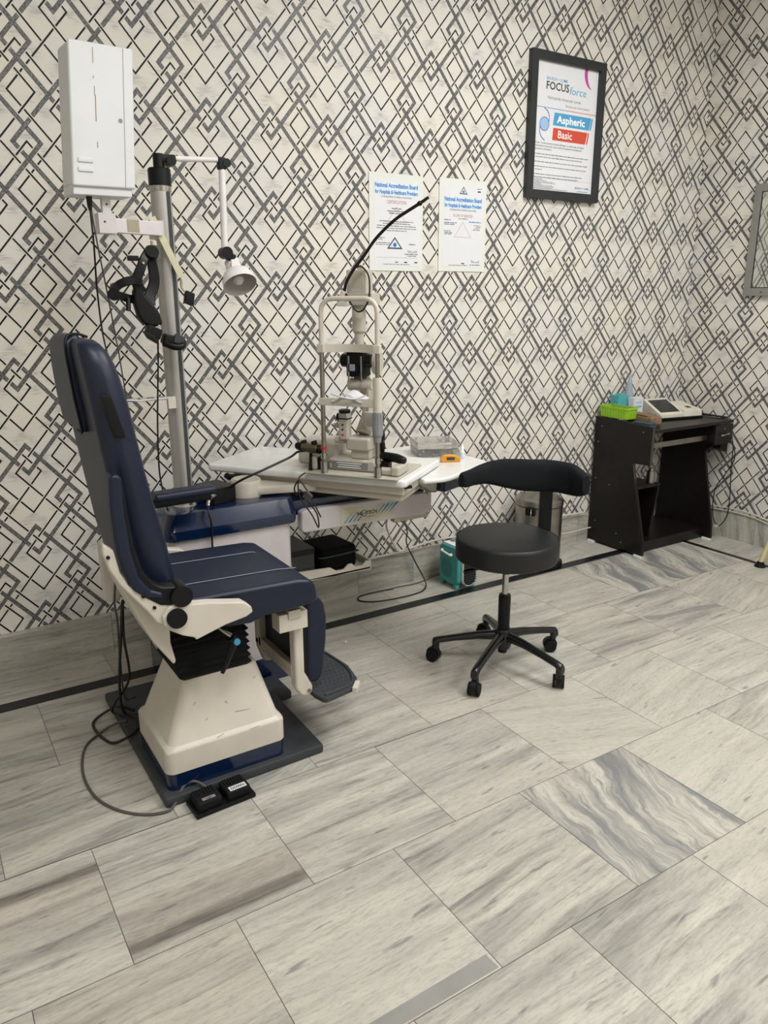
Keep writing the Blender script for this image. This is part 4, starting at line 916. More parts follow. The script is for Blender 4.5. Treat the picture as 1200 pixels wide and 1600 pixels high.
# ------------------------------------------------------------------ stool
SX, SY = 1.900, 2.112
st = thing('swivel_stool', 'black round swivel stool with curved arm rest and five castors', 'stool', (SX, SY, 0))
B().lathe([(.02, .462), (.185, .462), (.197, .468), (.2, .476), (.2, .535), (.196, .545), (.188, .549), (.15, .5505), (.02, .552)], (SX, SY, 0), 'stool_vinyl', seg=64).make('seat', st, angle=50)
B().lathe([(.1955, .5435), (.1975, .5455), (.1955, .5475)], (SX, SY, 0), 'stool_vinyl', seg=64, cap=False).make('seat_welt', st)
B().lathe([(.022, .40), (.022, .463)], (SX, SY, 0), 'black').obox((SX, SY, .456), (.09, 0, 0), (0, .07, 0), (0, 0, .006), 'black', .003).make('seat_mount', st)
B().lathe([(.0125, .29), (.0125, .41)], (SX, SY, 0), 'chrome').make('gas_lift', st)
B().lathe([(.018, .155), (.0235, .165), (.0245, .30), (.022, .310), (.014, .311)], (SX, SY, 0), 'black').make('lift_sleeve', st)
B().lathe([(.03, .082), (.036, .10), (.036, .150), (.028, .165)], (SX, SY, 0), 'stool_metal').lathe([(.008, .058), (.018, .062), (.020, .085)], (SX, SY, 0), 'black').make('hub', st)
lv = B().tube([(SX-.01, SY-.01, .448), (SX-.11, SY+.02, .434), (SX-.16, SY+.035, .428)], [.005, .005, .005], 'black', 10).tube([(SX-.135, SY+.028, .431), (SX-.165, SY+.037, .427), (SX-.178, SY+.041, .425)], [.007, .010, .006], 'black', 12).make('height_lever', st)
for k, (cx_, cy_) in enumerate(((1.680, 2.300), (1.652, 1.985), (1.955, 1.845), (2.155, 2.100), (2.035, 2.395))):
    d = Vector((cx_-SX, cy_-SY, 0)); d.normalize(); E_ = Vector((SX, SY, 0))+d*.268; n_ = Vector((-d.y, d.x, 0))
    b = B(); loops = []
    for t, z, hh, ww in ((.02, .135, .022, .020), (.10, .128, .017, .018), (.19, .112, .014, .016), (.255, .098, .014, .016), (.278, .086, .020, .016), (.284, .080, .020, .014)):
        c_ = Vector((SX, SY, 0))+d*t; loops.append([c_+n_*ww*math.cos(a)+Vector((0, 0, z+hh*math.sin(a))) for a in [i*PI/7 for i in range(14)]])
    b.loft(loops, 'stool_metal'); b.cyl(E_+Vector((0, 0, .095)), E_+Vector((0, 0, .058)), .013, 'stool_metal')
    leg = b.make('leg', st, angle=60)
    rr = rz([.4, 2.2, -.8, 1.0, .2][k]); w_ = rr @ Vector((1, 0, 0)); v_ = rr @ Vector((0, 1, 0)); wc = E_+v_*.012
    cs_ = B().tube([wc-w_*.011+Vector((0, 0, .034)), wc+w_*.011+Vector((0, 0, .034))], .029, 'black', 22).cyl(E_+Vector((0, 0, .034)), E_+Vector((0, 0, .066)), .012, 'black').make('caster_hood', leg)
    for s_ in (-1, 1): B().tube([wc+w_*s_*.012+Vector((0, 0, .026)), wc+w_*s_*.022+Vector((0, 0, .026))], [.0255, .0245], 'black_matt', 24).make('caster_wheel', cs_)
# arm post and the cloth covered curved rest
B().obox((2.165, 2.185, .535), (.026*.845, -.026*.534, 0), (.006, .010, 0), (0, 0, .172), 'black', .003).obox((2.05, 2.155, .452), (.10, .028, 0), (-.005, .018, 0), (0, 0, .006), 'black', .002).make('arm_post', st)
AP = [Vector(p) for p in ((2.178, 1.985, .742), (2.190, 2.03, .742), (2.198, 2.09, .742), (2.155, 2.175, .745), (2.06, 2.222, .755), (1.96, 2.235, .768), (1.875, 2.23, .778), (1.80, 2.215, .780), (1.745, 2.198, .776), (1.728, 2.190, .775))]
AH = [.034, .054, .064, .066, .066, .056, .040, .032, .030, .022]; AT = [.016, .026, .03, .03, .028, .026, .022, .020, .018, .012]
b = B(); loops = []
for i in range(len(AP)-1):
    p0_, p1_, p2_, p3_ = AP[max(i-1, 0)], AP[i], AP[i+1], AP[min(i+2, len(AP)-1)]
    for k in range(6):
        t = k/6; q_ = .5*((2*p1_)+(-p0_+p2_)*t+(2*p0_-5*p1_+4*p2_-p3_)*t*t+(-p0_+3*p1_-3*p2_+p3_)*t**3); dq = (p2_-p1_); nn = Vector((dq.y, -dq.x, 0)).normalized()
        if i > 0: pd_ = (p1_-p0_); nn = (nn*(.5+t/2)+Vector((pd_.y, -pd_.x, 0)).normalized()*(.5-t/2)).normalized()
        hh = AH[i]*(1-t)+AH[i+1]*t; tk = AT[i]*(1-t)+AT[i+1]*t
        loops.append([q_+nn*tk*math.copysign(abs(math.cos(a))**.7, math.cos(a))+Vector((0, 0, hh*math.copysign(abs(math.sin(a))**.7, math.sin(a))+.003*math.sin(2.1*(i+t)+2*a))) for a in [j*PI/8 for j in range(16)]])
b.loft(loops, 'cover_cloth'); b.make('arm_rest', st, angle=70, label='curved arm rest wrapped in black cloth')

# ------------------------------------------------------------------ fan heater
ht = thing('fan_heater', 'turquoise portable fan heater with white handle on the floor by the wall', 'heater', (2.30, 2.94, 0))
hx0, hx1, hy0, hy1 = 2.245, 2.365, 2.845, 3.02
def rr2(y0, y1, z0, z1, r, n=5):
    out = []
    for cy_, cz_, a0 in ((y1-r, z1-r, 0), (y0+r, z1-r, 90), (y0+r, z0+r, 180), (y1-r, z0+r, 270)):
        for k in range(n+1): a = math.radians(a0+90*k/n); out.append((cy_+r*math.cos(a), cz_+r*math.sin(a)))
    return out
def rr3(x0, x1, z0, z1, r): return rr2(x0, x1, z0, z1, r)
b = B().prism([(y_, z_) for y_, z_ in rr2(hy0+.012, hy1-.006, .02, .222, .03)], 'x', hx0, hx1, 'teal', .010, 3, 40)
hb_ = b.make('housing', ht, angle=50)
B().prism(rr3(hx0+.022, hx1-.008, .018, .200, .04), 'y', hy0-.004, hy0+.03, 'laminate', .003).make('grille_rim', hb_)
gr = B().prism(rr3(hx0+.028, hx1-.014, .024, .194, .036), 'y', hy0-.006, hy0+.01, 'black', .002).make('front_grille', ht, label='black louvred front grille')
b = B()
for k in range(13): b.obox(((hx0+hx1)/2+.007, hy0-.007, .036+.0122*k), (.042, 0, .002), (0, .0012, 0), (0, 0, .0016), 'mat_grey')
b.make('louvres', gr)
B().prism(rr3(hx0+.012, hx1-.006, .05, .226, .045), 'y', hy1-.014, hy1+.002, 'black', .004).make('rear_frame', ht)
b = B()
for i in range(13):
    for j in range(12):
        y_, z_ = hy0+.060+.0075*j+(.0037 if i % 2 else 0), .050+.0078*i
        if (y_-2.948)**2+(z_-.098)**2 < .052**2: b.obox((hx0-.0003, y_, z_), (.0006, 0, 0), (0, .0026, 0), (0, 0, .0011), 'teal_d')
b.make('side_vent', hb_)
B().tube([(hx0-.001, hy0+.060, .180), (hx0-.010, hy0+.063, .180), (hx0-.012, hy0+.075, .181), (hx0-.012, hy0+.120, .186), (hx0-.010, hy0+.135, .188), (hx0-.001, hy0+.138, .188)], [.008, .008, .0055, .0055, .007, .007], 'ink_white', 12, 3).make('handle', ht, label='white carrying handle')
B().box((hx0+.012, hy0+.03, .219), (hx1-.012, hy1-.025, .227), 'ink_white', .003).make('control_panel', ht)
for y_ in (hy0+.06, hy0+.125): B().lathe([(.017, .227), (.016, .240), (.012, .242)], ((hx0+hx1)/2, y_, 0), 'grey_knob', seg=20).make('dial', ht)
for y_ in (hy0+.035, hy1-.03):
    for x_ in (hx0+.012, hx1-.012): B().obox((x_, y_, .013), (.014, 0, 0), (0, .013, 0), (0, 0, .013), 'teal', .005).make('foot', ht)
B().tube([(2.28, 3.022, .04), (2.24, 3.05, .02), (2.18, 3.06, .004), (2.10, 3.05, .003), (2.02, 3.06, .003), (1.92, 3.055, .003), (1.80, 3.06, .003)], .003, 'cable_grey', 7, 6).make('cable', ht)

# ------------------------------------------------------------------ pedal bin
BX, BY = 2.88, 2.955
bn = thing('pedal_bin', 'steel pedal bin behind the stool, against the papered wall', 'bin', (BX, BY, 0))
B().lathe([(.140, .002), (.143, .006), (.143, .020), (.138, .024)], (BX, BY, 0), 'black', seg=48).make('base_ring', bn)
B().lathe([(.128, .022), (.128, .345), (.124, .350)], (BX, BY, 0), 'steel', seg=56).make('bin_body', bn)
B().lathe([(.129, .347), (.129, .353)], (BX, BY, 0), 'black', seg=48).make('seal_ring', bn)
B().lathe([(.132, .352), (.132, .375), (.128, .385), (.10, .402), (.05, .412), (.002, .415)], (BX, BY, 0), 'steel', seg=56).make('lid', bn)
B().obox((BX-.120, BY-.062, .333), (.012, -.024, 0), (-.012, -.006, 0), (0, 0, .022), 'black', .005).make('hinge', bn)
B().tube([(BX-.128, BY-.075, .35), (BX-.14, BY-.085, .335), (BX-.132, BY-.078, .315)], .003, 'chrome', 8, 3).make('carry_handle', bn)

# ------------------------------------------------------------------ desk
dk = thing('computer_desk', 'dark brown laminate computer desk in the corner', 'desk', (3.83, 2.90, 0))
DX0, DX1, DY0, DY1 = 3.440, 4.155, 2.70, 3.098
side = [(DY1, .012), (DY0-.018, .012), (DY0-.012, .09), (DY0+.028, .36), (DY0+.108, .535), (DY0-.012, .540), (DY0-.012, .762), (DY1, .772)]
side = [(DY1, .012), (DY0-.015, .012), (DY0-.008, .10), (DY0+.105, .535), (DY0-.012, .540), (DY0-.012, .752), (DY1, .768)]
sd = B().prism(side, 'x', DX0, DX0+.018, 'desk', .001).make('side_panel', dk)
B().prism([(DY0-.0165, .012), (DY0-.0150, .012), (DY0+.104, .535), (DY0+.102, .535)], 'x', DX0-.0005, DX0+.0185, 'deskedge').box((DX0-.0005, DY0-.0135, .540), (DX0+.0185, DY0-.0118, .752), 'deskedge').make('edge_band', sd)
for y_, z_ in ((DY0+.05, .72), (DY1-.05, .715), (DY1-.03, .62), (DY1-.03, .40), (DY0+.26, .38), (DY1-.05, .14), (DY0+.18, .10), (DY0+.14, .055)):
    B().cyl((DX0-.001, y_, z_), (DX0+.001, y_, z_), .0035, 'coil', seg=10).make('screw_cap', sd)
B().prism([(DY1, .012), (DY0-.015, .012), (DY0-.008, .10), (DY0+.09, .535), (DY0+.02, .60), (DY0+.02, .735), (DY1, .735)], 'x', 4.068, 4.086, 'desk', .001).make('side_panel', dk)
B().box((DX0+.019, DY0-.015, .720), (4.165, DY1, .738), 'desk', .002).make('desktop', dk)
B().box((DX0+.02, DY0+.05, .05), (4.067, DY1-.01, .066), 'desk', .001).make('bottom_shelf', dk)
B().box((DX0+.02, DY0+.05, .008), (4.067, DY0+.066, .050), 'desk', .001).make('plinth', dk)
B().box((DX0+.02, DY0+.07, .385), (3.655, DY1-.01, .400), 'desk', .001).make('inner_shelf', dk)
B().prism([(DY0+.10, .066), (DY0+.06, .384), (DY1-.01, .384), (DY1-.01, .066)], 'x', 3.625, 3.640, 'desk', .001).make('divider', dk)
B().box((DX0+.02, DY0+.03, .625), (3.99, DY0+.045, .655), 'steel', .001).make('keyboard_rail', dk)
dw = B().box((3.995, DY0-.018, .600), (4.160, DY0-.002, .716), 'desk', .002).box((4.0, DY0-.002, .61), (4.155, DY0+.25, .700), 'desk').make('drawer', dk)
B().tube([(4.045, DY0-.018, .655), (4.047, DY0-.034, .657), (4.11, DY0-.034, .661), (4.112, DY0-.018, .661)], .004, 'chrome', 10, 3).make('drawer_handle', dw)
B().cyl((4.078, DY0-.017, .693), (4.078, DY0-.020, .693), .005, 'steel', seg=14).make('keyhole', dw)
B().prism([(4.087, .60), (4.155, .60), (4.155, .540), (4.087, .565)], 'y', DY0, DY0+.30, 'desk', .001).make('drawer_cheek', dk)
for x_, y_ in ((DX0+.009, DY0+.015), (DX0+.009, DY1-.03), (4.077, DY0+.015), (4.077, DY1-.03)): B().box((x_-.012, y_-.025, 0), (x_+.012, y_+.025, .012), 'ink_white', .002).make('foot_glide', dk)
# desk things
bk_ = thing('plastic_basket', 'lime green plastic basket at the left end of the desk', 'basket', (3.497, 2.985, .7685))
u1 = Vector((.046, .0, 0)); u2 = Vector((0, .102, 0)); cb_ = Vector((3.497, 2.985, .7685))
def ring(z, a_, b_2): return [cb_+u1*a_*sx+u2*b_2*sy+Vector((0, 0, z)) for sx, sy in ((-.9, -1), (.9, -1), (1, -.9), (1, .9), (.9, 1), (-.9, 1), (-1, .9), (-1, -.9))]
B().loft([ring(.001, .90, .92), ring(.062, 1, 1), ring(.062, .96, .97), ring(.006, .86, .9)], 'green').make('basket_body', bk_)
B().loft([ring(.056, 1.02, 1.01), ring(.056, 1.05, 1.03), ring(.066, 1.05, 1.03), ring(.066, .95, .965), ring(.060, .95, .965)], 'green', False).make('rim', bk_)
b = B()
for k in range(10):
    y_ = cb_.y-.088+.0195*k; b.tube([(cb_.x-.0430, y_, .772), (cb_.x-.0470, y_, .825)], .0020, 'green', 6)
for k in range(5):
    x_ = cb_.x-.036+.018*k; b.tube([(x_, cb_.y-.0955, .772), (x_, cb_.y-.1035, .825)], .0020, 'green', 6)
b.make('lattice', bk_)
tag(B().obox((3.497, 2.985, .815), (.038, 0, 0), (0, .085, 0), (0, 0, .008), 'brown', .003).make('folded_card'), 'brown card lying inside the green basket', 'card')
t_ = thing('tissue_box', 'teal carton behind the green basket on the desk', 'box', (3.612, 3.06, .738))
B().obox((3.585, 3.062, .800), (.040, 0, 0), (0, .030, 0), (0, 0, .061), 'whitebox', .002).obox((3.585, 3.062, .845), (.0405, 0, 0), (0, .0305, 0), (0, 0, .042), 'tealbox', .002).make('carton', t_)
B().obox((3.585, 3.062, .890), (.012, 0, 0), (0, .02, 0), (0, 0, .004), 'tealbox', .001).make('top_flap', t_)
t_ = thing('spray_bottle', 'tall pale blue translucent bottle with tapered neck on the desk', 'bottle', (3.70, 3.062, .738))
B().lathe([(.030, .739), (.032, .745), (.032, .84), (.028, .875), (.019, .915), (.015, .945)], (3.672, 3.066, 0), 'clear_blue', seg=24).make('bottle_body', t_)
B().lathe([(.015, .943), (.012, .962), (.009, .985), (.003, .995)], (3.672, 3.066, 0), 'clear_blue', seg=20).make('nozzle', t_)
t_ = thing('small_carton', 'small white carton with blue lettering in front of the tall bottle', 'box', (3.712, 3.0, .738))
B().obox((3.660, 3.000, .806), (.042, 0, 0), (0, .020, 0), (0, 0, .067), 'whitebox', .002).make('carton', t_)
B().words((3.635, 2.9795, .815), .055, .016, 'ink_sky')  .obox((3.660, 2.9797, .845), (.025, 0, 0), (0, .0003, 0), (0, 0, .0015), 'ink_sky').make('lettering', t_)
t_ = thing('brown_pouch', 'brown leather pouch lying beside the green basket', 'pouch', (3.62, 2.855, .738))
B().obox((3.575, 2.860, .768), (.042, -.006, 0), (.010, .095, 0), (0, 0, .026), 'brown', .012, 3).make('pouch_body', t_, angle=60)
B().obox((3.571, 2.870, .796), (.034, -.005, 0), (.008, .070, 0), (0, 0, .004), 'brown', .003).make('flap', t_)
tag(B().obox((3.492, 2.80, .7485), (.032, .0, 0), (0, .070, 0), (0, 0, .009), 'bluecard', .003).make('booklet'), 'grey blue booklet lying flat at the front left of the desk', 'booklet')
tag(B().obox((3.492, 2.79, .763), (.028, .004, 0), (-.004, .055, 0), (0, 0, .0045), 'bluecard', .002).make('booklet'), 'smaller grey blue booklet stacked on top of the flat one', 'booklet')
dv = thing('biometer', 'ivory desktop measuring device with dark slanted screen on the desk', 'medical device', (3.98, 2.96, .738))
g1 = Vector((.985, -.17, 0)).normalized(); g2 = Vector((.17, .985, 0)).normalized(); dc = Vector((3.925, 2.955, .7385))
def wedge(a0, a1, prof, m_, bv=.004):
    b = B(); b.prism(prof, 'x', a0, a1, m_, bv, 2, 25)
    for v in b.bm.verts: v.co = dc+g1*v.co.x+g2*v.co.y+Vector((0, 0, v.co.z))
    return b
wedge(-.165, .165, [(-.10, .0), (-.10, .014), (.11, .014), (.11, 0)], 'black').make('base', dv)
wedge(-.160, .02, [(-.095, .014), (-.095, .036), (.06, .108), (.105, .105), (.105, .014)], 'device').make('screen_housing', dv)
wedge(.02, .160, [(-.095, .014), (-.090, .052), (.085, .082), (.105, .078), (.105, .014)], 'device').make('printer_housing', dv)
b = wedge(-.140, .002, [(-.075, .0458), (.045, .1020), (.0455, .1035), (-.0755, .0475)], 'screen', .0); b.make('screen', dv)
wedge(.085, .115, [(-.05, .0590), (-.02, .0641), (-.02, .066), (-.05, .061)], 'ink').make('dial_button', dv)
b = B()
for k in range(3): b.obox(dc+g1*(-.1605)+g2*(-.05+.03*k)+Vector((0, 0, .028)), g1*.001, g2*.007, Vector((0, 0, .006)), 'ink')
b.make('port', dv)
cu = thing('metal_cup', 'small dull metal cup on the inner desk shelf', 'cup', (3.602, 2.80, .400))
B().lathe([(.022, .4005), (.025, .41), (.0235, .470), (.015, .478), (.014, .490)], (3.602, 2.80, 0), 'steel', seg=24).make('cup_body', cu)
tag(B().box((3.69, 2.95, .0665), (3.72, 3.05, .22), 'bluecard', .003).make('document_folder'), 'grey folder standing on the bottom shelf of the desk', 'folder')
tag(B().tube([(4.13, 2.97, .748), (4.16, 2.85, .750), (4.172, 2.75, .735), (4.178, 2.72, .69), (4.178, 2.68, .585), (4.175, 2.67, .44), (4.175, 2.655, .24), (4.17, 2.66, .14), (4.16, 2.70, .075), (4.15, 2.74, .14), (4.15, 2.745, .30), (4.165, 2.70, .40), (4.178, 2.66, .50), (4.178, 2.68, .58), (4.17, 2.76, .62), (4.17, 2.86, .615)], .0032, 'cable_black', 7, 6).make('cable'),
    'black cable looping down from the right end of the desk', 'cable')
tag(B().tube([(4.10, 3.05, .742), (4.13, 2.99, .752), (4.14, 2.88, .748), (4.15, 2.78, .748), (4.163, 2.73, .746)], .0055, 'cable_black', 8, 5).make('cable'), 'thick black cable bundled along the right rear edge of the desktop', 'cable')
tag(B().obox((4.15, 2.71, .072), (.014, 0, .002), (0, .010, 0), (0, 0, .007), 'cream_d', .003).make('cable_connector'), 'pale connector at the bottom of the loop beside the desk', 'connector')

# ------------------------------------------------------------------ cables by the wall
tag(B().tube([(1.66, 3.080, .176), (1.914, 3.080, .181), (2.03, 3.078, .186), (2.12, 3.076, .196), (2.30, 3.078, .208), (2.62, 3.08, .190), (2.95, 3.08, .184), (3.16, 3.08, .196), (3.38, 3.082, .190)], .006, 'cable_white', 8, 6).make('cable'), 'white cable running along the top of the back skirting', 'cable')
tag(B().tube([(3.02, 3.080, .11), (3.16, 3.080, .090), (3.28, 3.080, .082), (3.44, 3.080, .086)], .004, 'cable_white', 8, 5).make('cable'), 'white cable drooping low across the skirting left of the desk', 'cable')
tag(B().tube([(4.198, 3.02, .178), (4.198, 2.80, .182), (4.198, 2.64, .192), (4.198, 2.50, .188), (4.198, 2.40, .172), (4.198, 2.30, .158)], .005, 'cable_white', 8, 5).make('cable'), 'white cable along the right skirting, upper of the two', 'cable')
tag(B().tube([(4.1985, 3.02, .160), (4.1985, 2.80, .163), (4.1985, 2.64, .172), (4.1985, 2.50, .168), (4.1985, 2.40, .150), (4.1985, 2.30, .135)], .004, 'cable_white', 8, 5).make('cable'), 'white cable along the right skirting, lower of the two', 'cable')
tag(B().tube([(1.70, 2.60, .56), (1.74, 2.72, .50), (1.82, 2.86, .42), (1.92, 3.00, .33), (2.00, 3.06, .22), (2.03, 3.07, .195)], .0045, 'cable_white', 8, 6).make('cable'), 'pale lead hanging from the name panel down to the skirting', 'cable')
tag(B().tube([(1.73, 2.60, .56), (1.80, 2.72, .48), (1.95, 2.90, .40), (2.06, 3.04, .30), (2.07, 3.06, .23), (2.12, 3.05, .12), (2.15, 3.00, .02), (2.10, 2.95, .004), (2.02, 2.93, .004), (1.90, 2.935, .004), (1.80, 2.96, .004), (1.755, 3.01, .004), (1.79, 3.055, .004), (1.90, 3.06, .004), (1.98, 3.05, .004)], .0035, 'cable_black', 8, 6).make('cable'),
    'thin black lead looping on the floor left of the heater', 'cable')
tag(B().tube([(1.205, 2.60, .60), (1.185, 2.58, .55), (1.178, 2.56, .48), (1.176, 2.52, .42), (1.176, 2.50, .38)], .0045, 'cable_grey', 8, 5).make('cable'), 'grey lead hanging down the right edge of the white cabinet', 'cable')
tag(B().ell((1.465, 2.632, .006), (.006, .005, .006), 'whitebox', 10).make('paper_scrap'), 'tiny white scrap lying on the marble floor right of the footplate', 'scrap')
# stand leg at the right edge of the view
sg = thing('equipment_stand', 'cream tubular stand leg with black rubber foot at the right edge', 'stand', (3.885, 2.24, 0))
B().tube([(3.885, 2.24, .02), (3.915, 2.20, .25), (3.945, 2.16, .50), (3.972, 2.125, .70), (3.985, 2.09, .745), (3.99, 2.04, .755)], .0135, 'iv_leg', 14, 4).make('leg', sg)
B().lathe([(.030, 0), (.030, .006), (.019, .014), (.017, .03)], (3.885, 2.24, 0), 'black_matt').make('rubber_foot', sg)
B().tube([(3.99, 2.04, .755), (3.99, 1.60, .757), (3.99, 1.18, .755), (3.985, 1.13, .745), (3.972, 1.095, .70), (3.945, 1.06, .50), (3.915, 1.02, .25), (3.89, .98, .02)], .0135, 'iv_leg', 14, 4).make('frame_tube', sg)
B().lathe([(.030, 0), (.030, .006), (.019, .014), (.017, .03)], (3.89, .98, 0), 'black_matt').make('rubber_foot', sg)

# ------------------------------------------------------------------ wall things
YW = D_WALL-.0015
ps = thing('framed_poster', 'black framed lens poster hanging high on the papered wall', 'poster', (3.065, D_WALL, 2.265))
x0, x1, z0, z1, fw = 2.810, 3.322, 1.930, 2.600, .040
b = B()
b.box((x0, YW-.028, z0), (x0+fw, YW, z1), 'frame', .003).box((x1-fw, YW-.028, z0), (x1, YW, z1), 'frame', .003)
b.box((x0+fw, YW-.028, z0), (x1-fw, YW, z0+fw), 'frame', .003).box((x0+fw, YW-.028, z1-fw), (x1-fw, YW, z1), 'frame', .003); b.make('frame', ps)
yp = YW-.010; pp = B().box((x0+fw-.002, yp, z0+fw-.002), (x1-fw+.002, YW-.002, z1-fw+.002), 'paper').make('poster_sheet', ps)
pw, ph = x1-x0-2*fw, z1-z0-2*fw
def U(u, v, k=1): return (x0+fw+pw*u, yp-.0004*k, z1-fw-ph*v)
XX, ZZ = (1, 0, 0), (0, 0, 1)
b = B(); b.text('BAUSCH + LOMB', U(.17, .135), XX, ZZ, .020, 'ink_sky', width=pw*.33, bold=.01); b.make('brand_lettering', pp); b = B(); b.text('FOCUS', U(.17, .205), XX, ZZ, .050, 'ink', width=pw*.36, bold=.015)
b.text('force', U(.545, .218), XX, ZZ, .052, 'ink_sky', width=pw*.27, shear=.15); b.make('title_lettering', pp); b = B(); b.text('Hydrophobic Intraocular Lenses', U(.20, .278), XX, ZZ, .020, 'ink_grey', width=pw*.53); b.text('Because your choice matters!', U(.49, .320), XX, ZZ, .015, 'ink_grey', width=pw*.39)
b.make('subtitle_lettering', pp)
b = B().quad([U(0, .350), U(.5, .350), U(.5, .345), U(0, .345)], 'ink_sky').quad([U(.5, .350), U(1, .350), U(1, .345), U(.5, .345)], 'ink_orange'); b.make('rule_line', pp)
B().quad([U(.30, .475), U(.895, .475), U(.925, .375), U(.32, .375)], 'ink_sky').quad([U(.905, .472), U(.93, .472), U(.955, .378), U(.93, .378)], 'ink_sky').text('Aspheric', U(.36, .452, 2), XX, ZZ, .048, 'ink_white', width=pw*.46, bold=.03).make('blue_banner', pp)
B().quad([U(.30, .592), U(.845, .592), U(.875, .495), U(.31, .495)], 'ink_orange').quad([U(.86, .59), U(.88, .59), U(.905, .498), U(.885, .498)], 'ink_orange').text('Basic', U(.39, .570, 2), XX, ZZ, .050, 'ink_white', width=pw*.23, bold=.01).make('red_banner', pp)
b = B(); cx_, cz_ = U(.165, .475)[0], U(.165, .475)[2]
b.lathe([(.0005, 0), (.030, .0004)], (cx_, yp-.0002, cz_), 'ink_lens', axis=(0, -1, 0), seg=32)
b.tube([(cx_+.031*math.cos(a), yp-.0012, cz_+.031*math.sin(a)) for a in [i*PI/14 for i in range(29)]], .0014, 'ink_blue', 6)
b.tube([(cx_-.005+.0, yp-.0012, cz_+.072), (cx_+.018, yp-.0012, cz_+.060), (cx_+.031, yp-.0012, cz_+.035), (cx_+.029, yp-.0012, cz_+.005)], .0016, 'ink_blue', 6, 4)
b.tube([(cx_-.029, yp-.0012, cz_-.005), (cx_-.030, yp-.0012, cz_-.035), (cx_-.018, yp-.0012, cz_-.060), (cx_+.006, yp-.0012, cz_-.075)], .0016, 'ink_blue', 6, 4); b.make('lens_drawing', pp)
b = B(); pts = []
for k in range(13): a = math.radians(100+160*k/12); pts.append((U(.925, 0)[0]+.068*math.cos(a), U(0, .030)[2]+.075*math.sin(a)))
inn = [(p[0]+(.052 if 0 < i < 12 else 0)*math.sin(PI*i/12)**.6, p[1]) for i, p in enumerate(pts)]
out_ = [(px_, min(pz_, z1-fw-.0005)) for px_, pz_ in pts]; inn = [(px_-.030*math.sin(PI*i/12)**.6, min(pz_, z1-fw-.0005)) for i, (px_, pz_) in enumerate(inn)]
for i in range(12):
    q4 = [(out_[i][0], yp-.0004, out_[i][1]), (out_[i+1][0], yp-.0004, out_[i+1][1]), (inn[i+1][0], yp-.0004, inn[i+1][1]), (inn[i][0], yp-.0004, inn[i][1])]
    if len(set(q4)) == 4: b.quad(q4, 'ink_mag')
b.make('magenta_crescent', pp)
b = B()
body = [(.03, 'Bausch + Lomb presents its quality offerings to a wide range of Foldable', .80), (.03, 'Hydrophobic Intraocular Lenses with both spherical and aspherical', .76), (.03, 'generation innovation.', .27), None,
        (.03, 'Foldable IOLs are designed to provide better stability and consistently predictable outcomes', .88), (.05, 'in the capsular bag and reduce the onset of posterior opacification', .76), None,
        (.03, 'Foldable IOLs provide excellent centration with its unique four point fixation', .88), None, (.03, 'The aberration free IOL design delivers an improved contrast quality of vision', .86), (.05, 'and contrast.', .11), None,
        (.03, 'Hydrophobic IOLs are made from material of high refractive index', .80), (.04, 'and advanced manufacturing, lasting bio compatible clarity in patients eyes', .72)]
v = .630
for L_ in body:
    if L_ is None: v += .014; continue
    if v < .69: b.text(L_[1], U(L_[0], v), XX, ZZ, .0125, 'ink', width=pw*L_[2])
    else: b.words(U(L_[0], v), pw*L_[2], .0075, 'ink_grey')
    v += .0235
b.quad([U(.0, .901), U(1, .901), U(1, .900), U(0, .900)], 'ink_grey')
for k, t in enumerate(('Bausch & Lomb', 'Surgical Division', 'Eyecare India Pvt Limited', 'Registered office, Plot 12', 'Sector Road', 'Tel and Fax numbers', 'For further information call', 'toll free helpline', 'for the use only of a registered medical practitioner')):
    b.words(U(.04, .912+.0095*k), pw*(.13, .2, .32, .35, .12, .3, .33, .3, .55)[k], .0052, 'ink_grey')
b.text('BAUSCH + LOMB', U(.72, .962), XX, ZZ, .013, 'ink_teal', width=pw*.23, bold=.01); b.words(U(.755, .985), pw*.18, .007, 'ink_sky')
b.make('body_text', pp)

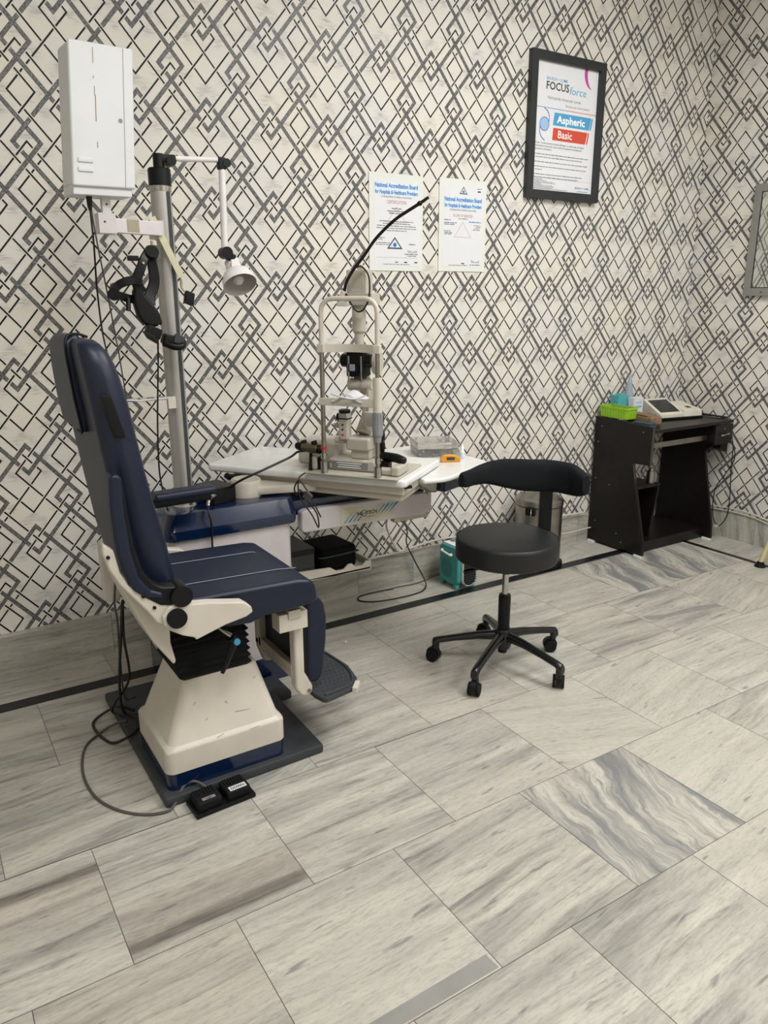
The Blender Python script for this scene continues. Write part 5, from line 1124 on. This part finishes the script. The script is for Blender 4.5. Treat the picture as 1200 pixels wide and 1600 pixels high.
def triangle(b, c_, w_, h_, th, m_, y_):
    A_, B_, C_ = (c_[0], c_[1]+h_*.62), (c_[0]-w_/2, c_[1]-h_*.38), (c_[0]+w_/2, c_[1]-h_*.38)
    P_ = [A_, B_, C_]; I_ = [(c_[0]+(p[0]-c_[0])*(1-th), c_[1]+(p[1]-c_[1])*(1-th)) for p in P_]
    for i in range(3):
        j = (i+1) % 3; b.quad([(P_[i][0], y_, P_[i][1]), (P_[j][0], y_, P_[j][1]), (I_[j][0], y_, I_[j][1]), (I_[i][0], y_, I_[i][1])], m_)
def certificate(name, x0, x1, z0, z1, label, second):
    ct = thing(name, label, 'certificate', ((x0+x1)/2, D_WALL, (z0+z1)/2))
    lm_ = B().box((x0, YW-.0022, z0), (x1, YW-.0006, z1), 'laminate').make('laminated_backing', ct, label='clear laminated margin')
    ix0, ix1, iz0, iz1 = x0+.026, x1-.026, z0+.022, z1-.026; yy = YW-.0026
    pg = B().box((ix0, yy, iz0), (ix1, YW-.0022, iz1), 'paper').make('printed_sheet', ct)
    W_, H_ = ix1-ix0, iz1-iz0
    def U_(u, v): return (ix0+W_*u, yy-.0003, iz1-H_*v)
    b = B(); t0 = .03 if not second else .135
    for k in range(2):
        ww = (.98, .98)[k]; b.quad([U_(.01, t0+.072+.072*k), U_(.99, t0+.072+.072*k), U_(.99, t0+.012+.072*k), U_(.01, t0+.012+.072*k)], 'ink_bg')
    yy -= .0003
    b.text('National Accreditation Board', U_(.02, t0+.062), XX, ZZ, .026, 'ink_blue', width=W_*.96, bold=.03); b.text('for Hospitals & Healthcare Providers', U_(.02, t0+.134), XX, ZZ, .024, 'ink_blue', width=W_*.96, bold=.03)
    yy += .0003
    b.text('(Constituent Board of Quality Council of India)', U_(.5, t0+.175), XX, ZZ, .012, 'ink', width=W_*.68, align='CENTER'); b.make('heading', pg)
    b = B()
    if not second:
        b.text('CERTIFICATION', U_(.5, .275), XX, ZZ, .021, 'ink_red', width=W_*.44, align='CENTER'); b.make('red_heading', pg); b = B()
        b.words(U_(.5, .335), W_*.22, .009, 'ink_grey', 'CENTER'); b.words(U_(.5, .365), W_*.42, .009, 'ink_grey', 'CENTER'); b.words(U_(.5, .390), W_*.34, .009, 'ink_grey', 'CENTER')
        for k, ww in enumerate((.76, .62, .88, .90, .46)): b.words(U_(.5, .482+.027*k), W_*ww, .0075, 'ink_grey', 'CENTER')
        for k in range(4): b.words(U_(.03, .675+.020*k+(.02 if k > 1 else 0)), W_*(.2, .15, .32, .32)[k], .007, 'ink_grey')
        b.words(U_(.86, .745), W_*.15, .008, 'ink_grey', 'CENTER'); b.words(U_(.84, .862), W_*.3, .008, 'ink_grey', 'CENTER'); b.words(U_(.86, .882), W_*.22, .007, 'ink_grey', 'CENTER')
        b.make('printed_text', pg); b = B()
        for u in (.5, .71, .95): b.quad([U_(u-.035, .962), U_(u+.035, .962), U_(u+.035, .948), U_(u-.035, .948)], 'ink' if u > .6 else 'ink_grey')
        b.words(U_(.5, .985), W_*.6, .006, 'ink_grey', 'CENTER')
        b.quad([U_(.04, .902), U_(.98, .902), U_(.98, .900), U_(.04, .900)], 'ink_grey'); sgx, sgz = .75, .82
        tri = (.46, .745, .36, .13)
    else:
        b.text('SCOPE OF SERVICES', U_(.5, .385), XX, ZZ, .018, 'ink_red', width=W_*.50, align='CENTER'); b.make('red_heading', pg); b = B(); b.words(U_(.5, .410), W_*.24, .007, 'ink_grey', 'CENTER')
        for k, (u, v, ww) in enumerate(((.02, .43, .16), (.02, .465, .32), (.02, .485, .26), (.02, .565, .16), (.03, .585, .19), (.03, .603, .18))): b.words(U_(u, v), W_*ww, .008, 'ink_blue' if k == 0 else 'ink_grey')
        b.words(U_(.98, .445), W_*.32, .008, 'ink_blue', 'RIGHT')
        for k in range(4): b.words(U_(.97, .485+.018*k), W_*(.18, .12, .16, .2)[k], .007, 'ink_grey', 'RIGHT')
        b.make('printed_text', pg); b = B(); b.words(U_(.98, .035), W_*.12, .007, 'ink_grey', 'RIGHT'); b.quad([U_(.87, .072), U_(.95, .072), U_(.95, .056), U_(.87, .056)], 'ink')
        b.make('reference_number', pg); b = B()
        b.quad([U_(.48, .965), U_(.56, .965), U_(.56, .952), U_(.48, .952)], 'ink'); b.words(U_(.84, .978), W_*.28, .007, 'ink', 'CENTER')
        b.words(U_(.40, .985), W_*.5, .006, 'ink_grey', 'CENTER'); sgx, sgz = .74, .93
        tri = (.5, .072, .21, .085)
    b.make('footer_text', pg)
    b = B(); p_ = U_(sgx, sgz)
    b.tube([(p_[0]+W_*.22*k/14, yy-.0008, p_[2]+H_*.018*math.sin(k*2.3)*(1 if k % 3 else -.6)) for k in range(15)], .0007, 'ink_violet', 5, 3); b.make('signature', pg)
    b = B(); c_ = U_(tri[0], tri[1]); triangle(b, (c_[0], c_[2]), W_*tri[2], H_*tri[3]*1.1, .28, 'ink_teal', yy-.0004)
    b.lathe([(.0005, 0), (H_*tri[3]*.19, .0004)], (c_[0], yy-.0002, c_[2]-.002), 'ink_blue', axis=(0, -1, 0), seg=20)
    b.quad([(c_[0]-W_*tri[2]*.44, yy-.0005, c_[2]-H_*tri[3]*.41), (c_[0]+W_*tri[2]*.44, yy-.0005, c_[2]-H_*tri[3]*.41), (c_[0]+W_*tri[2]*.38, yy-.0005, c_[2]-H_*tri[3]*.28), (c_[0]-W_*tri[2]*.38, yy-.0005, c_[2]-H_*tri[3]*.28)], 'ink_teal')
    b.make('triangle_emblem', pg)
    b = B(); c_ = U_(.5, .42 if not second else .56); triangle(b, (c_[0], c_[2]), W_*.46, H_*.20, .16, 'ink_pale', yy-.0001); b.make('watermark_triangle', pg)
certificate('certificate', 1.894, 2.189, 1.562, 1.982, 'laminated certificate with red heading, left of the two on the wall', False)
certificate('certificate', 2.283, 2.570, 1.565, 1.986, 'laminated scope of services sheet, right of the two certificates', True)
# mirror on the right wall
mr = thing('wall_mirror', 'grey framed mirror on the right wall', 'mirror', (X_RIGHT, 2.40, 1.745))
y0_, y1_, z0_, z1_ = 1.95, 2.745, 1.448, 2.046; XR = X_RIGHT-.0015
b = B(); f_ = .042
b.box((XR-.022, y0_, z0_), (XR, y1_, z0_+f_), 'mframe', .002).box((XR-.022, y0_, z1_-f_), (XR, y1_, z1_), 'mframe', .002).box((XR-.022, y1_-f_, z0_+f_), (XR, y1_, z1_-f_), 'mframe', .002).box((XR-.022, y0_, z0_+f_), (XR, y0_+f_, z1_-f_), 'mframe', .002)
b.make('frame', mr)
B().box((XR-.016, y0_+f_, z0_+f_), (XR-.012, y1_-f_, z1_-f_), 'black').box((XR-.0165, y0_+f_+.006, z0_+f_+.004), (XR-.0162, y1_-f_-.006, z1_-f_-.004), 'mirror').make('mirror_glass', mr)
B().cyl((XR-.0225, y1_-.11, z0_+.02), (XR-.024, y1_-.11, z0_+.02), .004, 'mat_grey', seg=12).make('screw', mr)
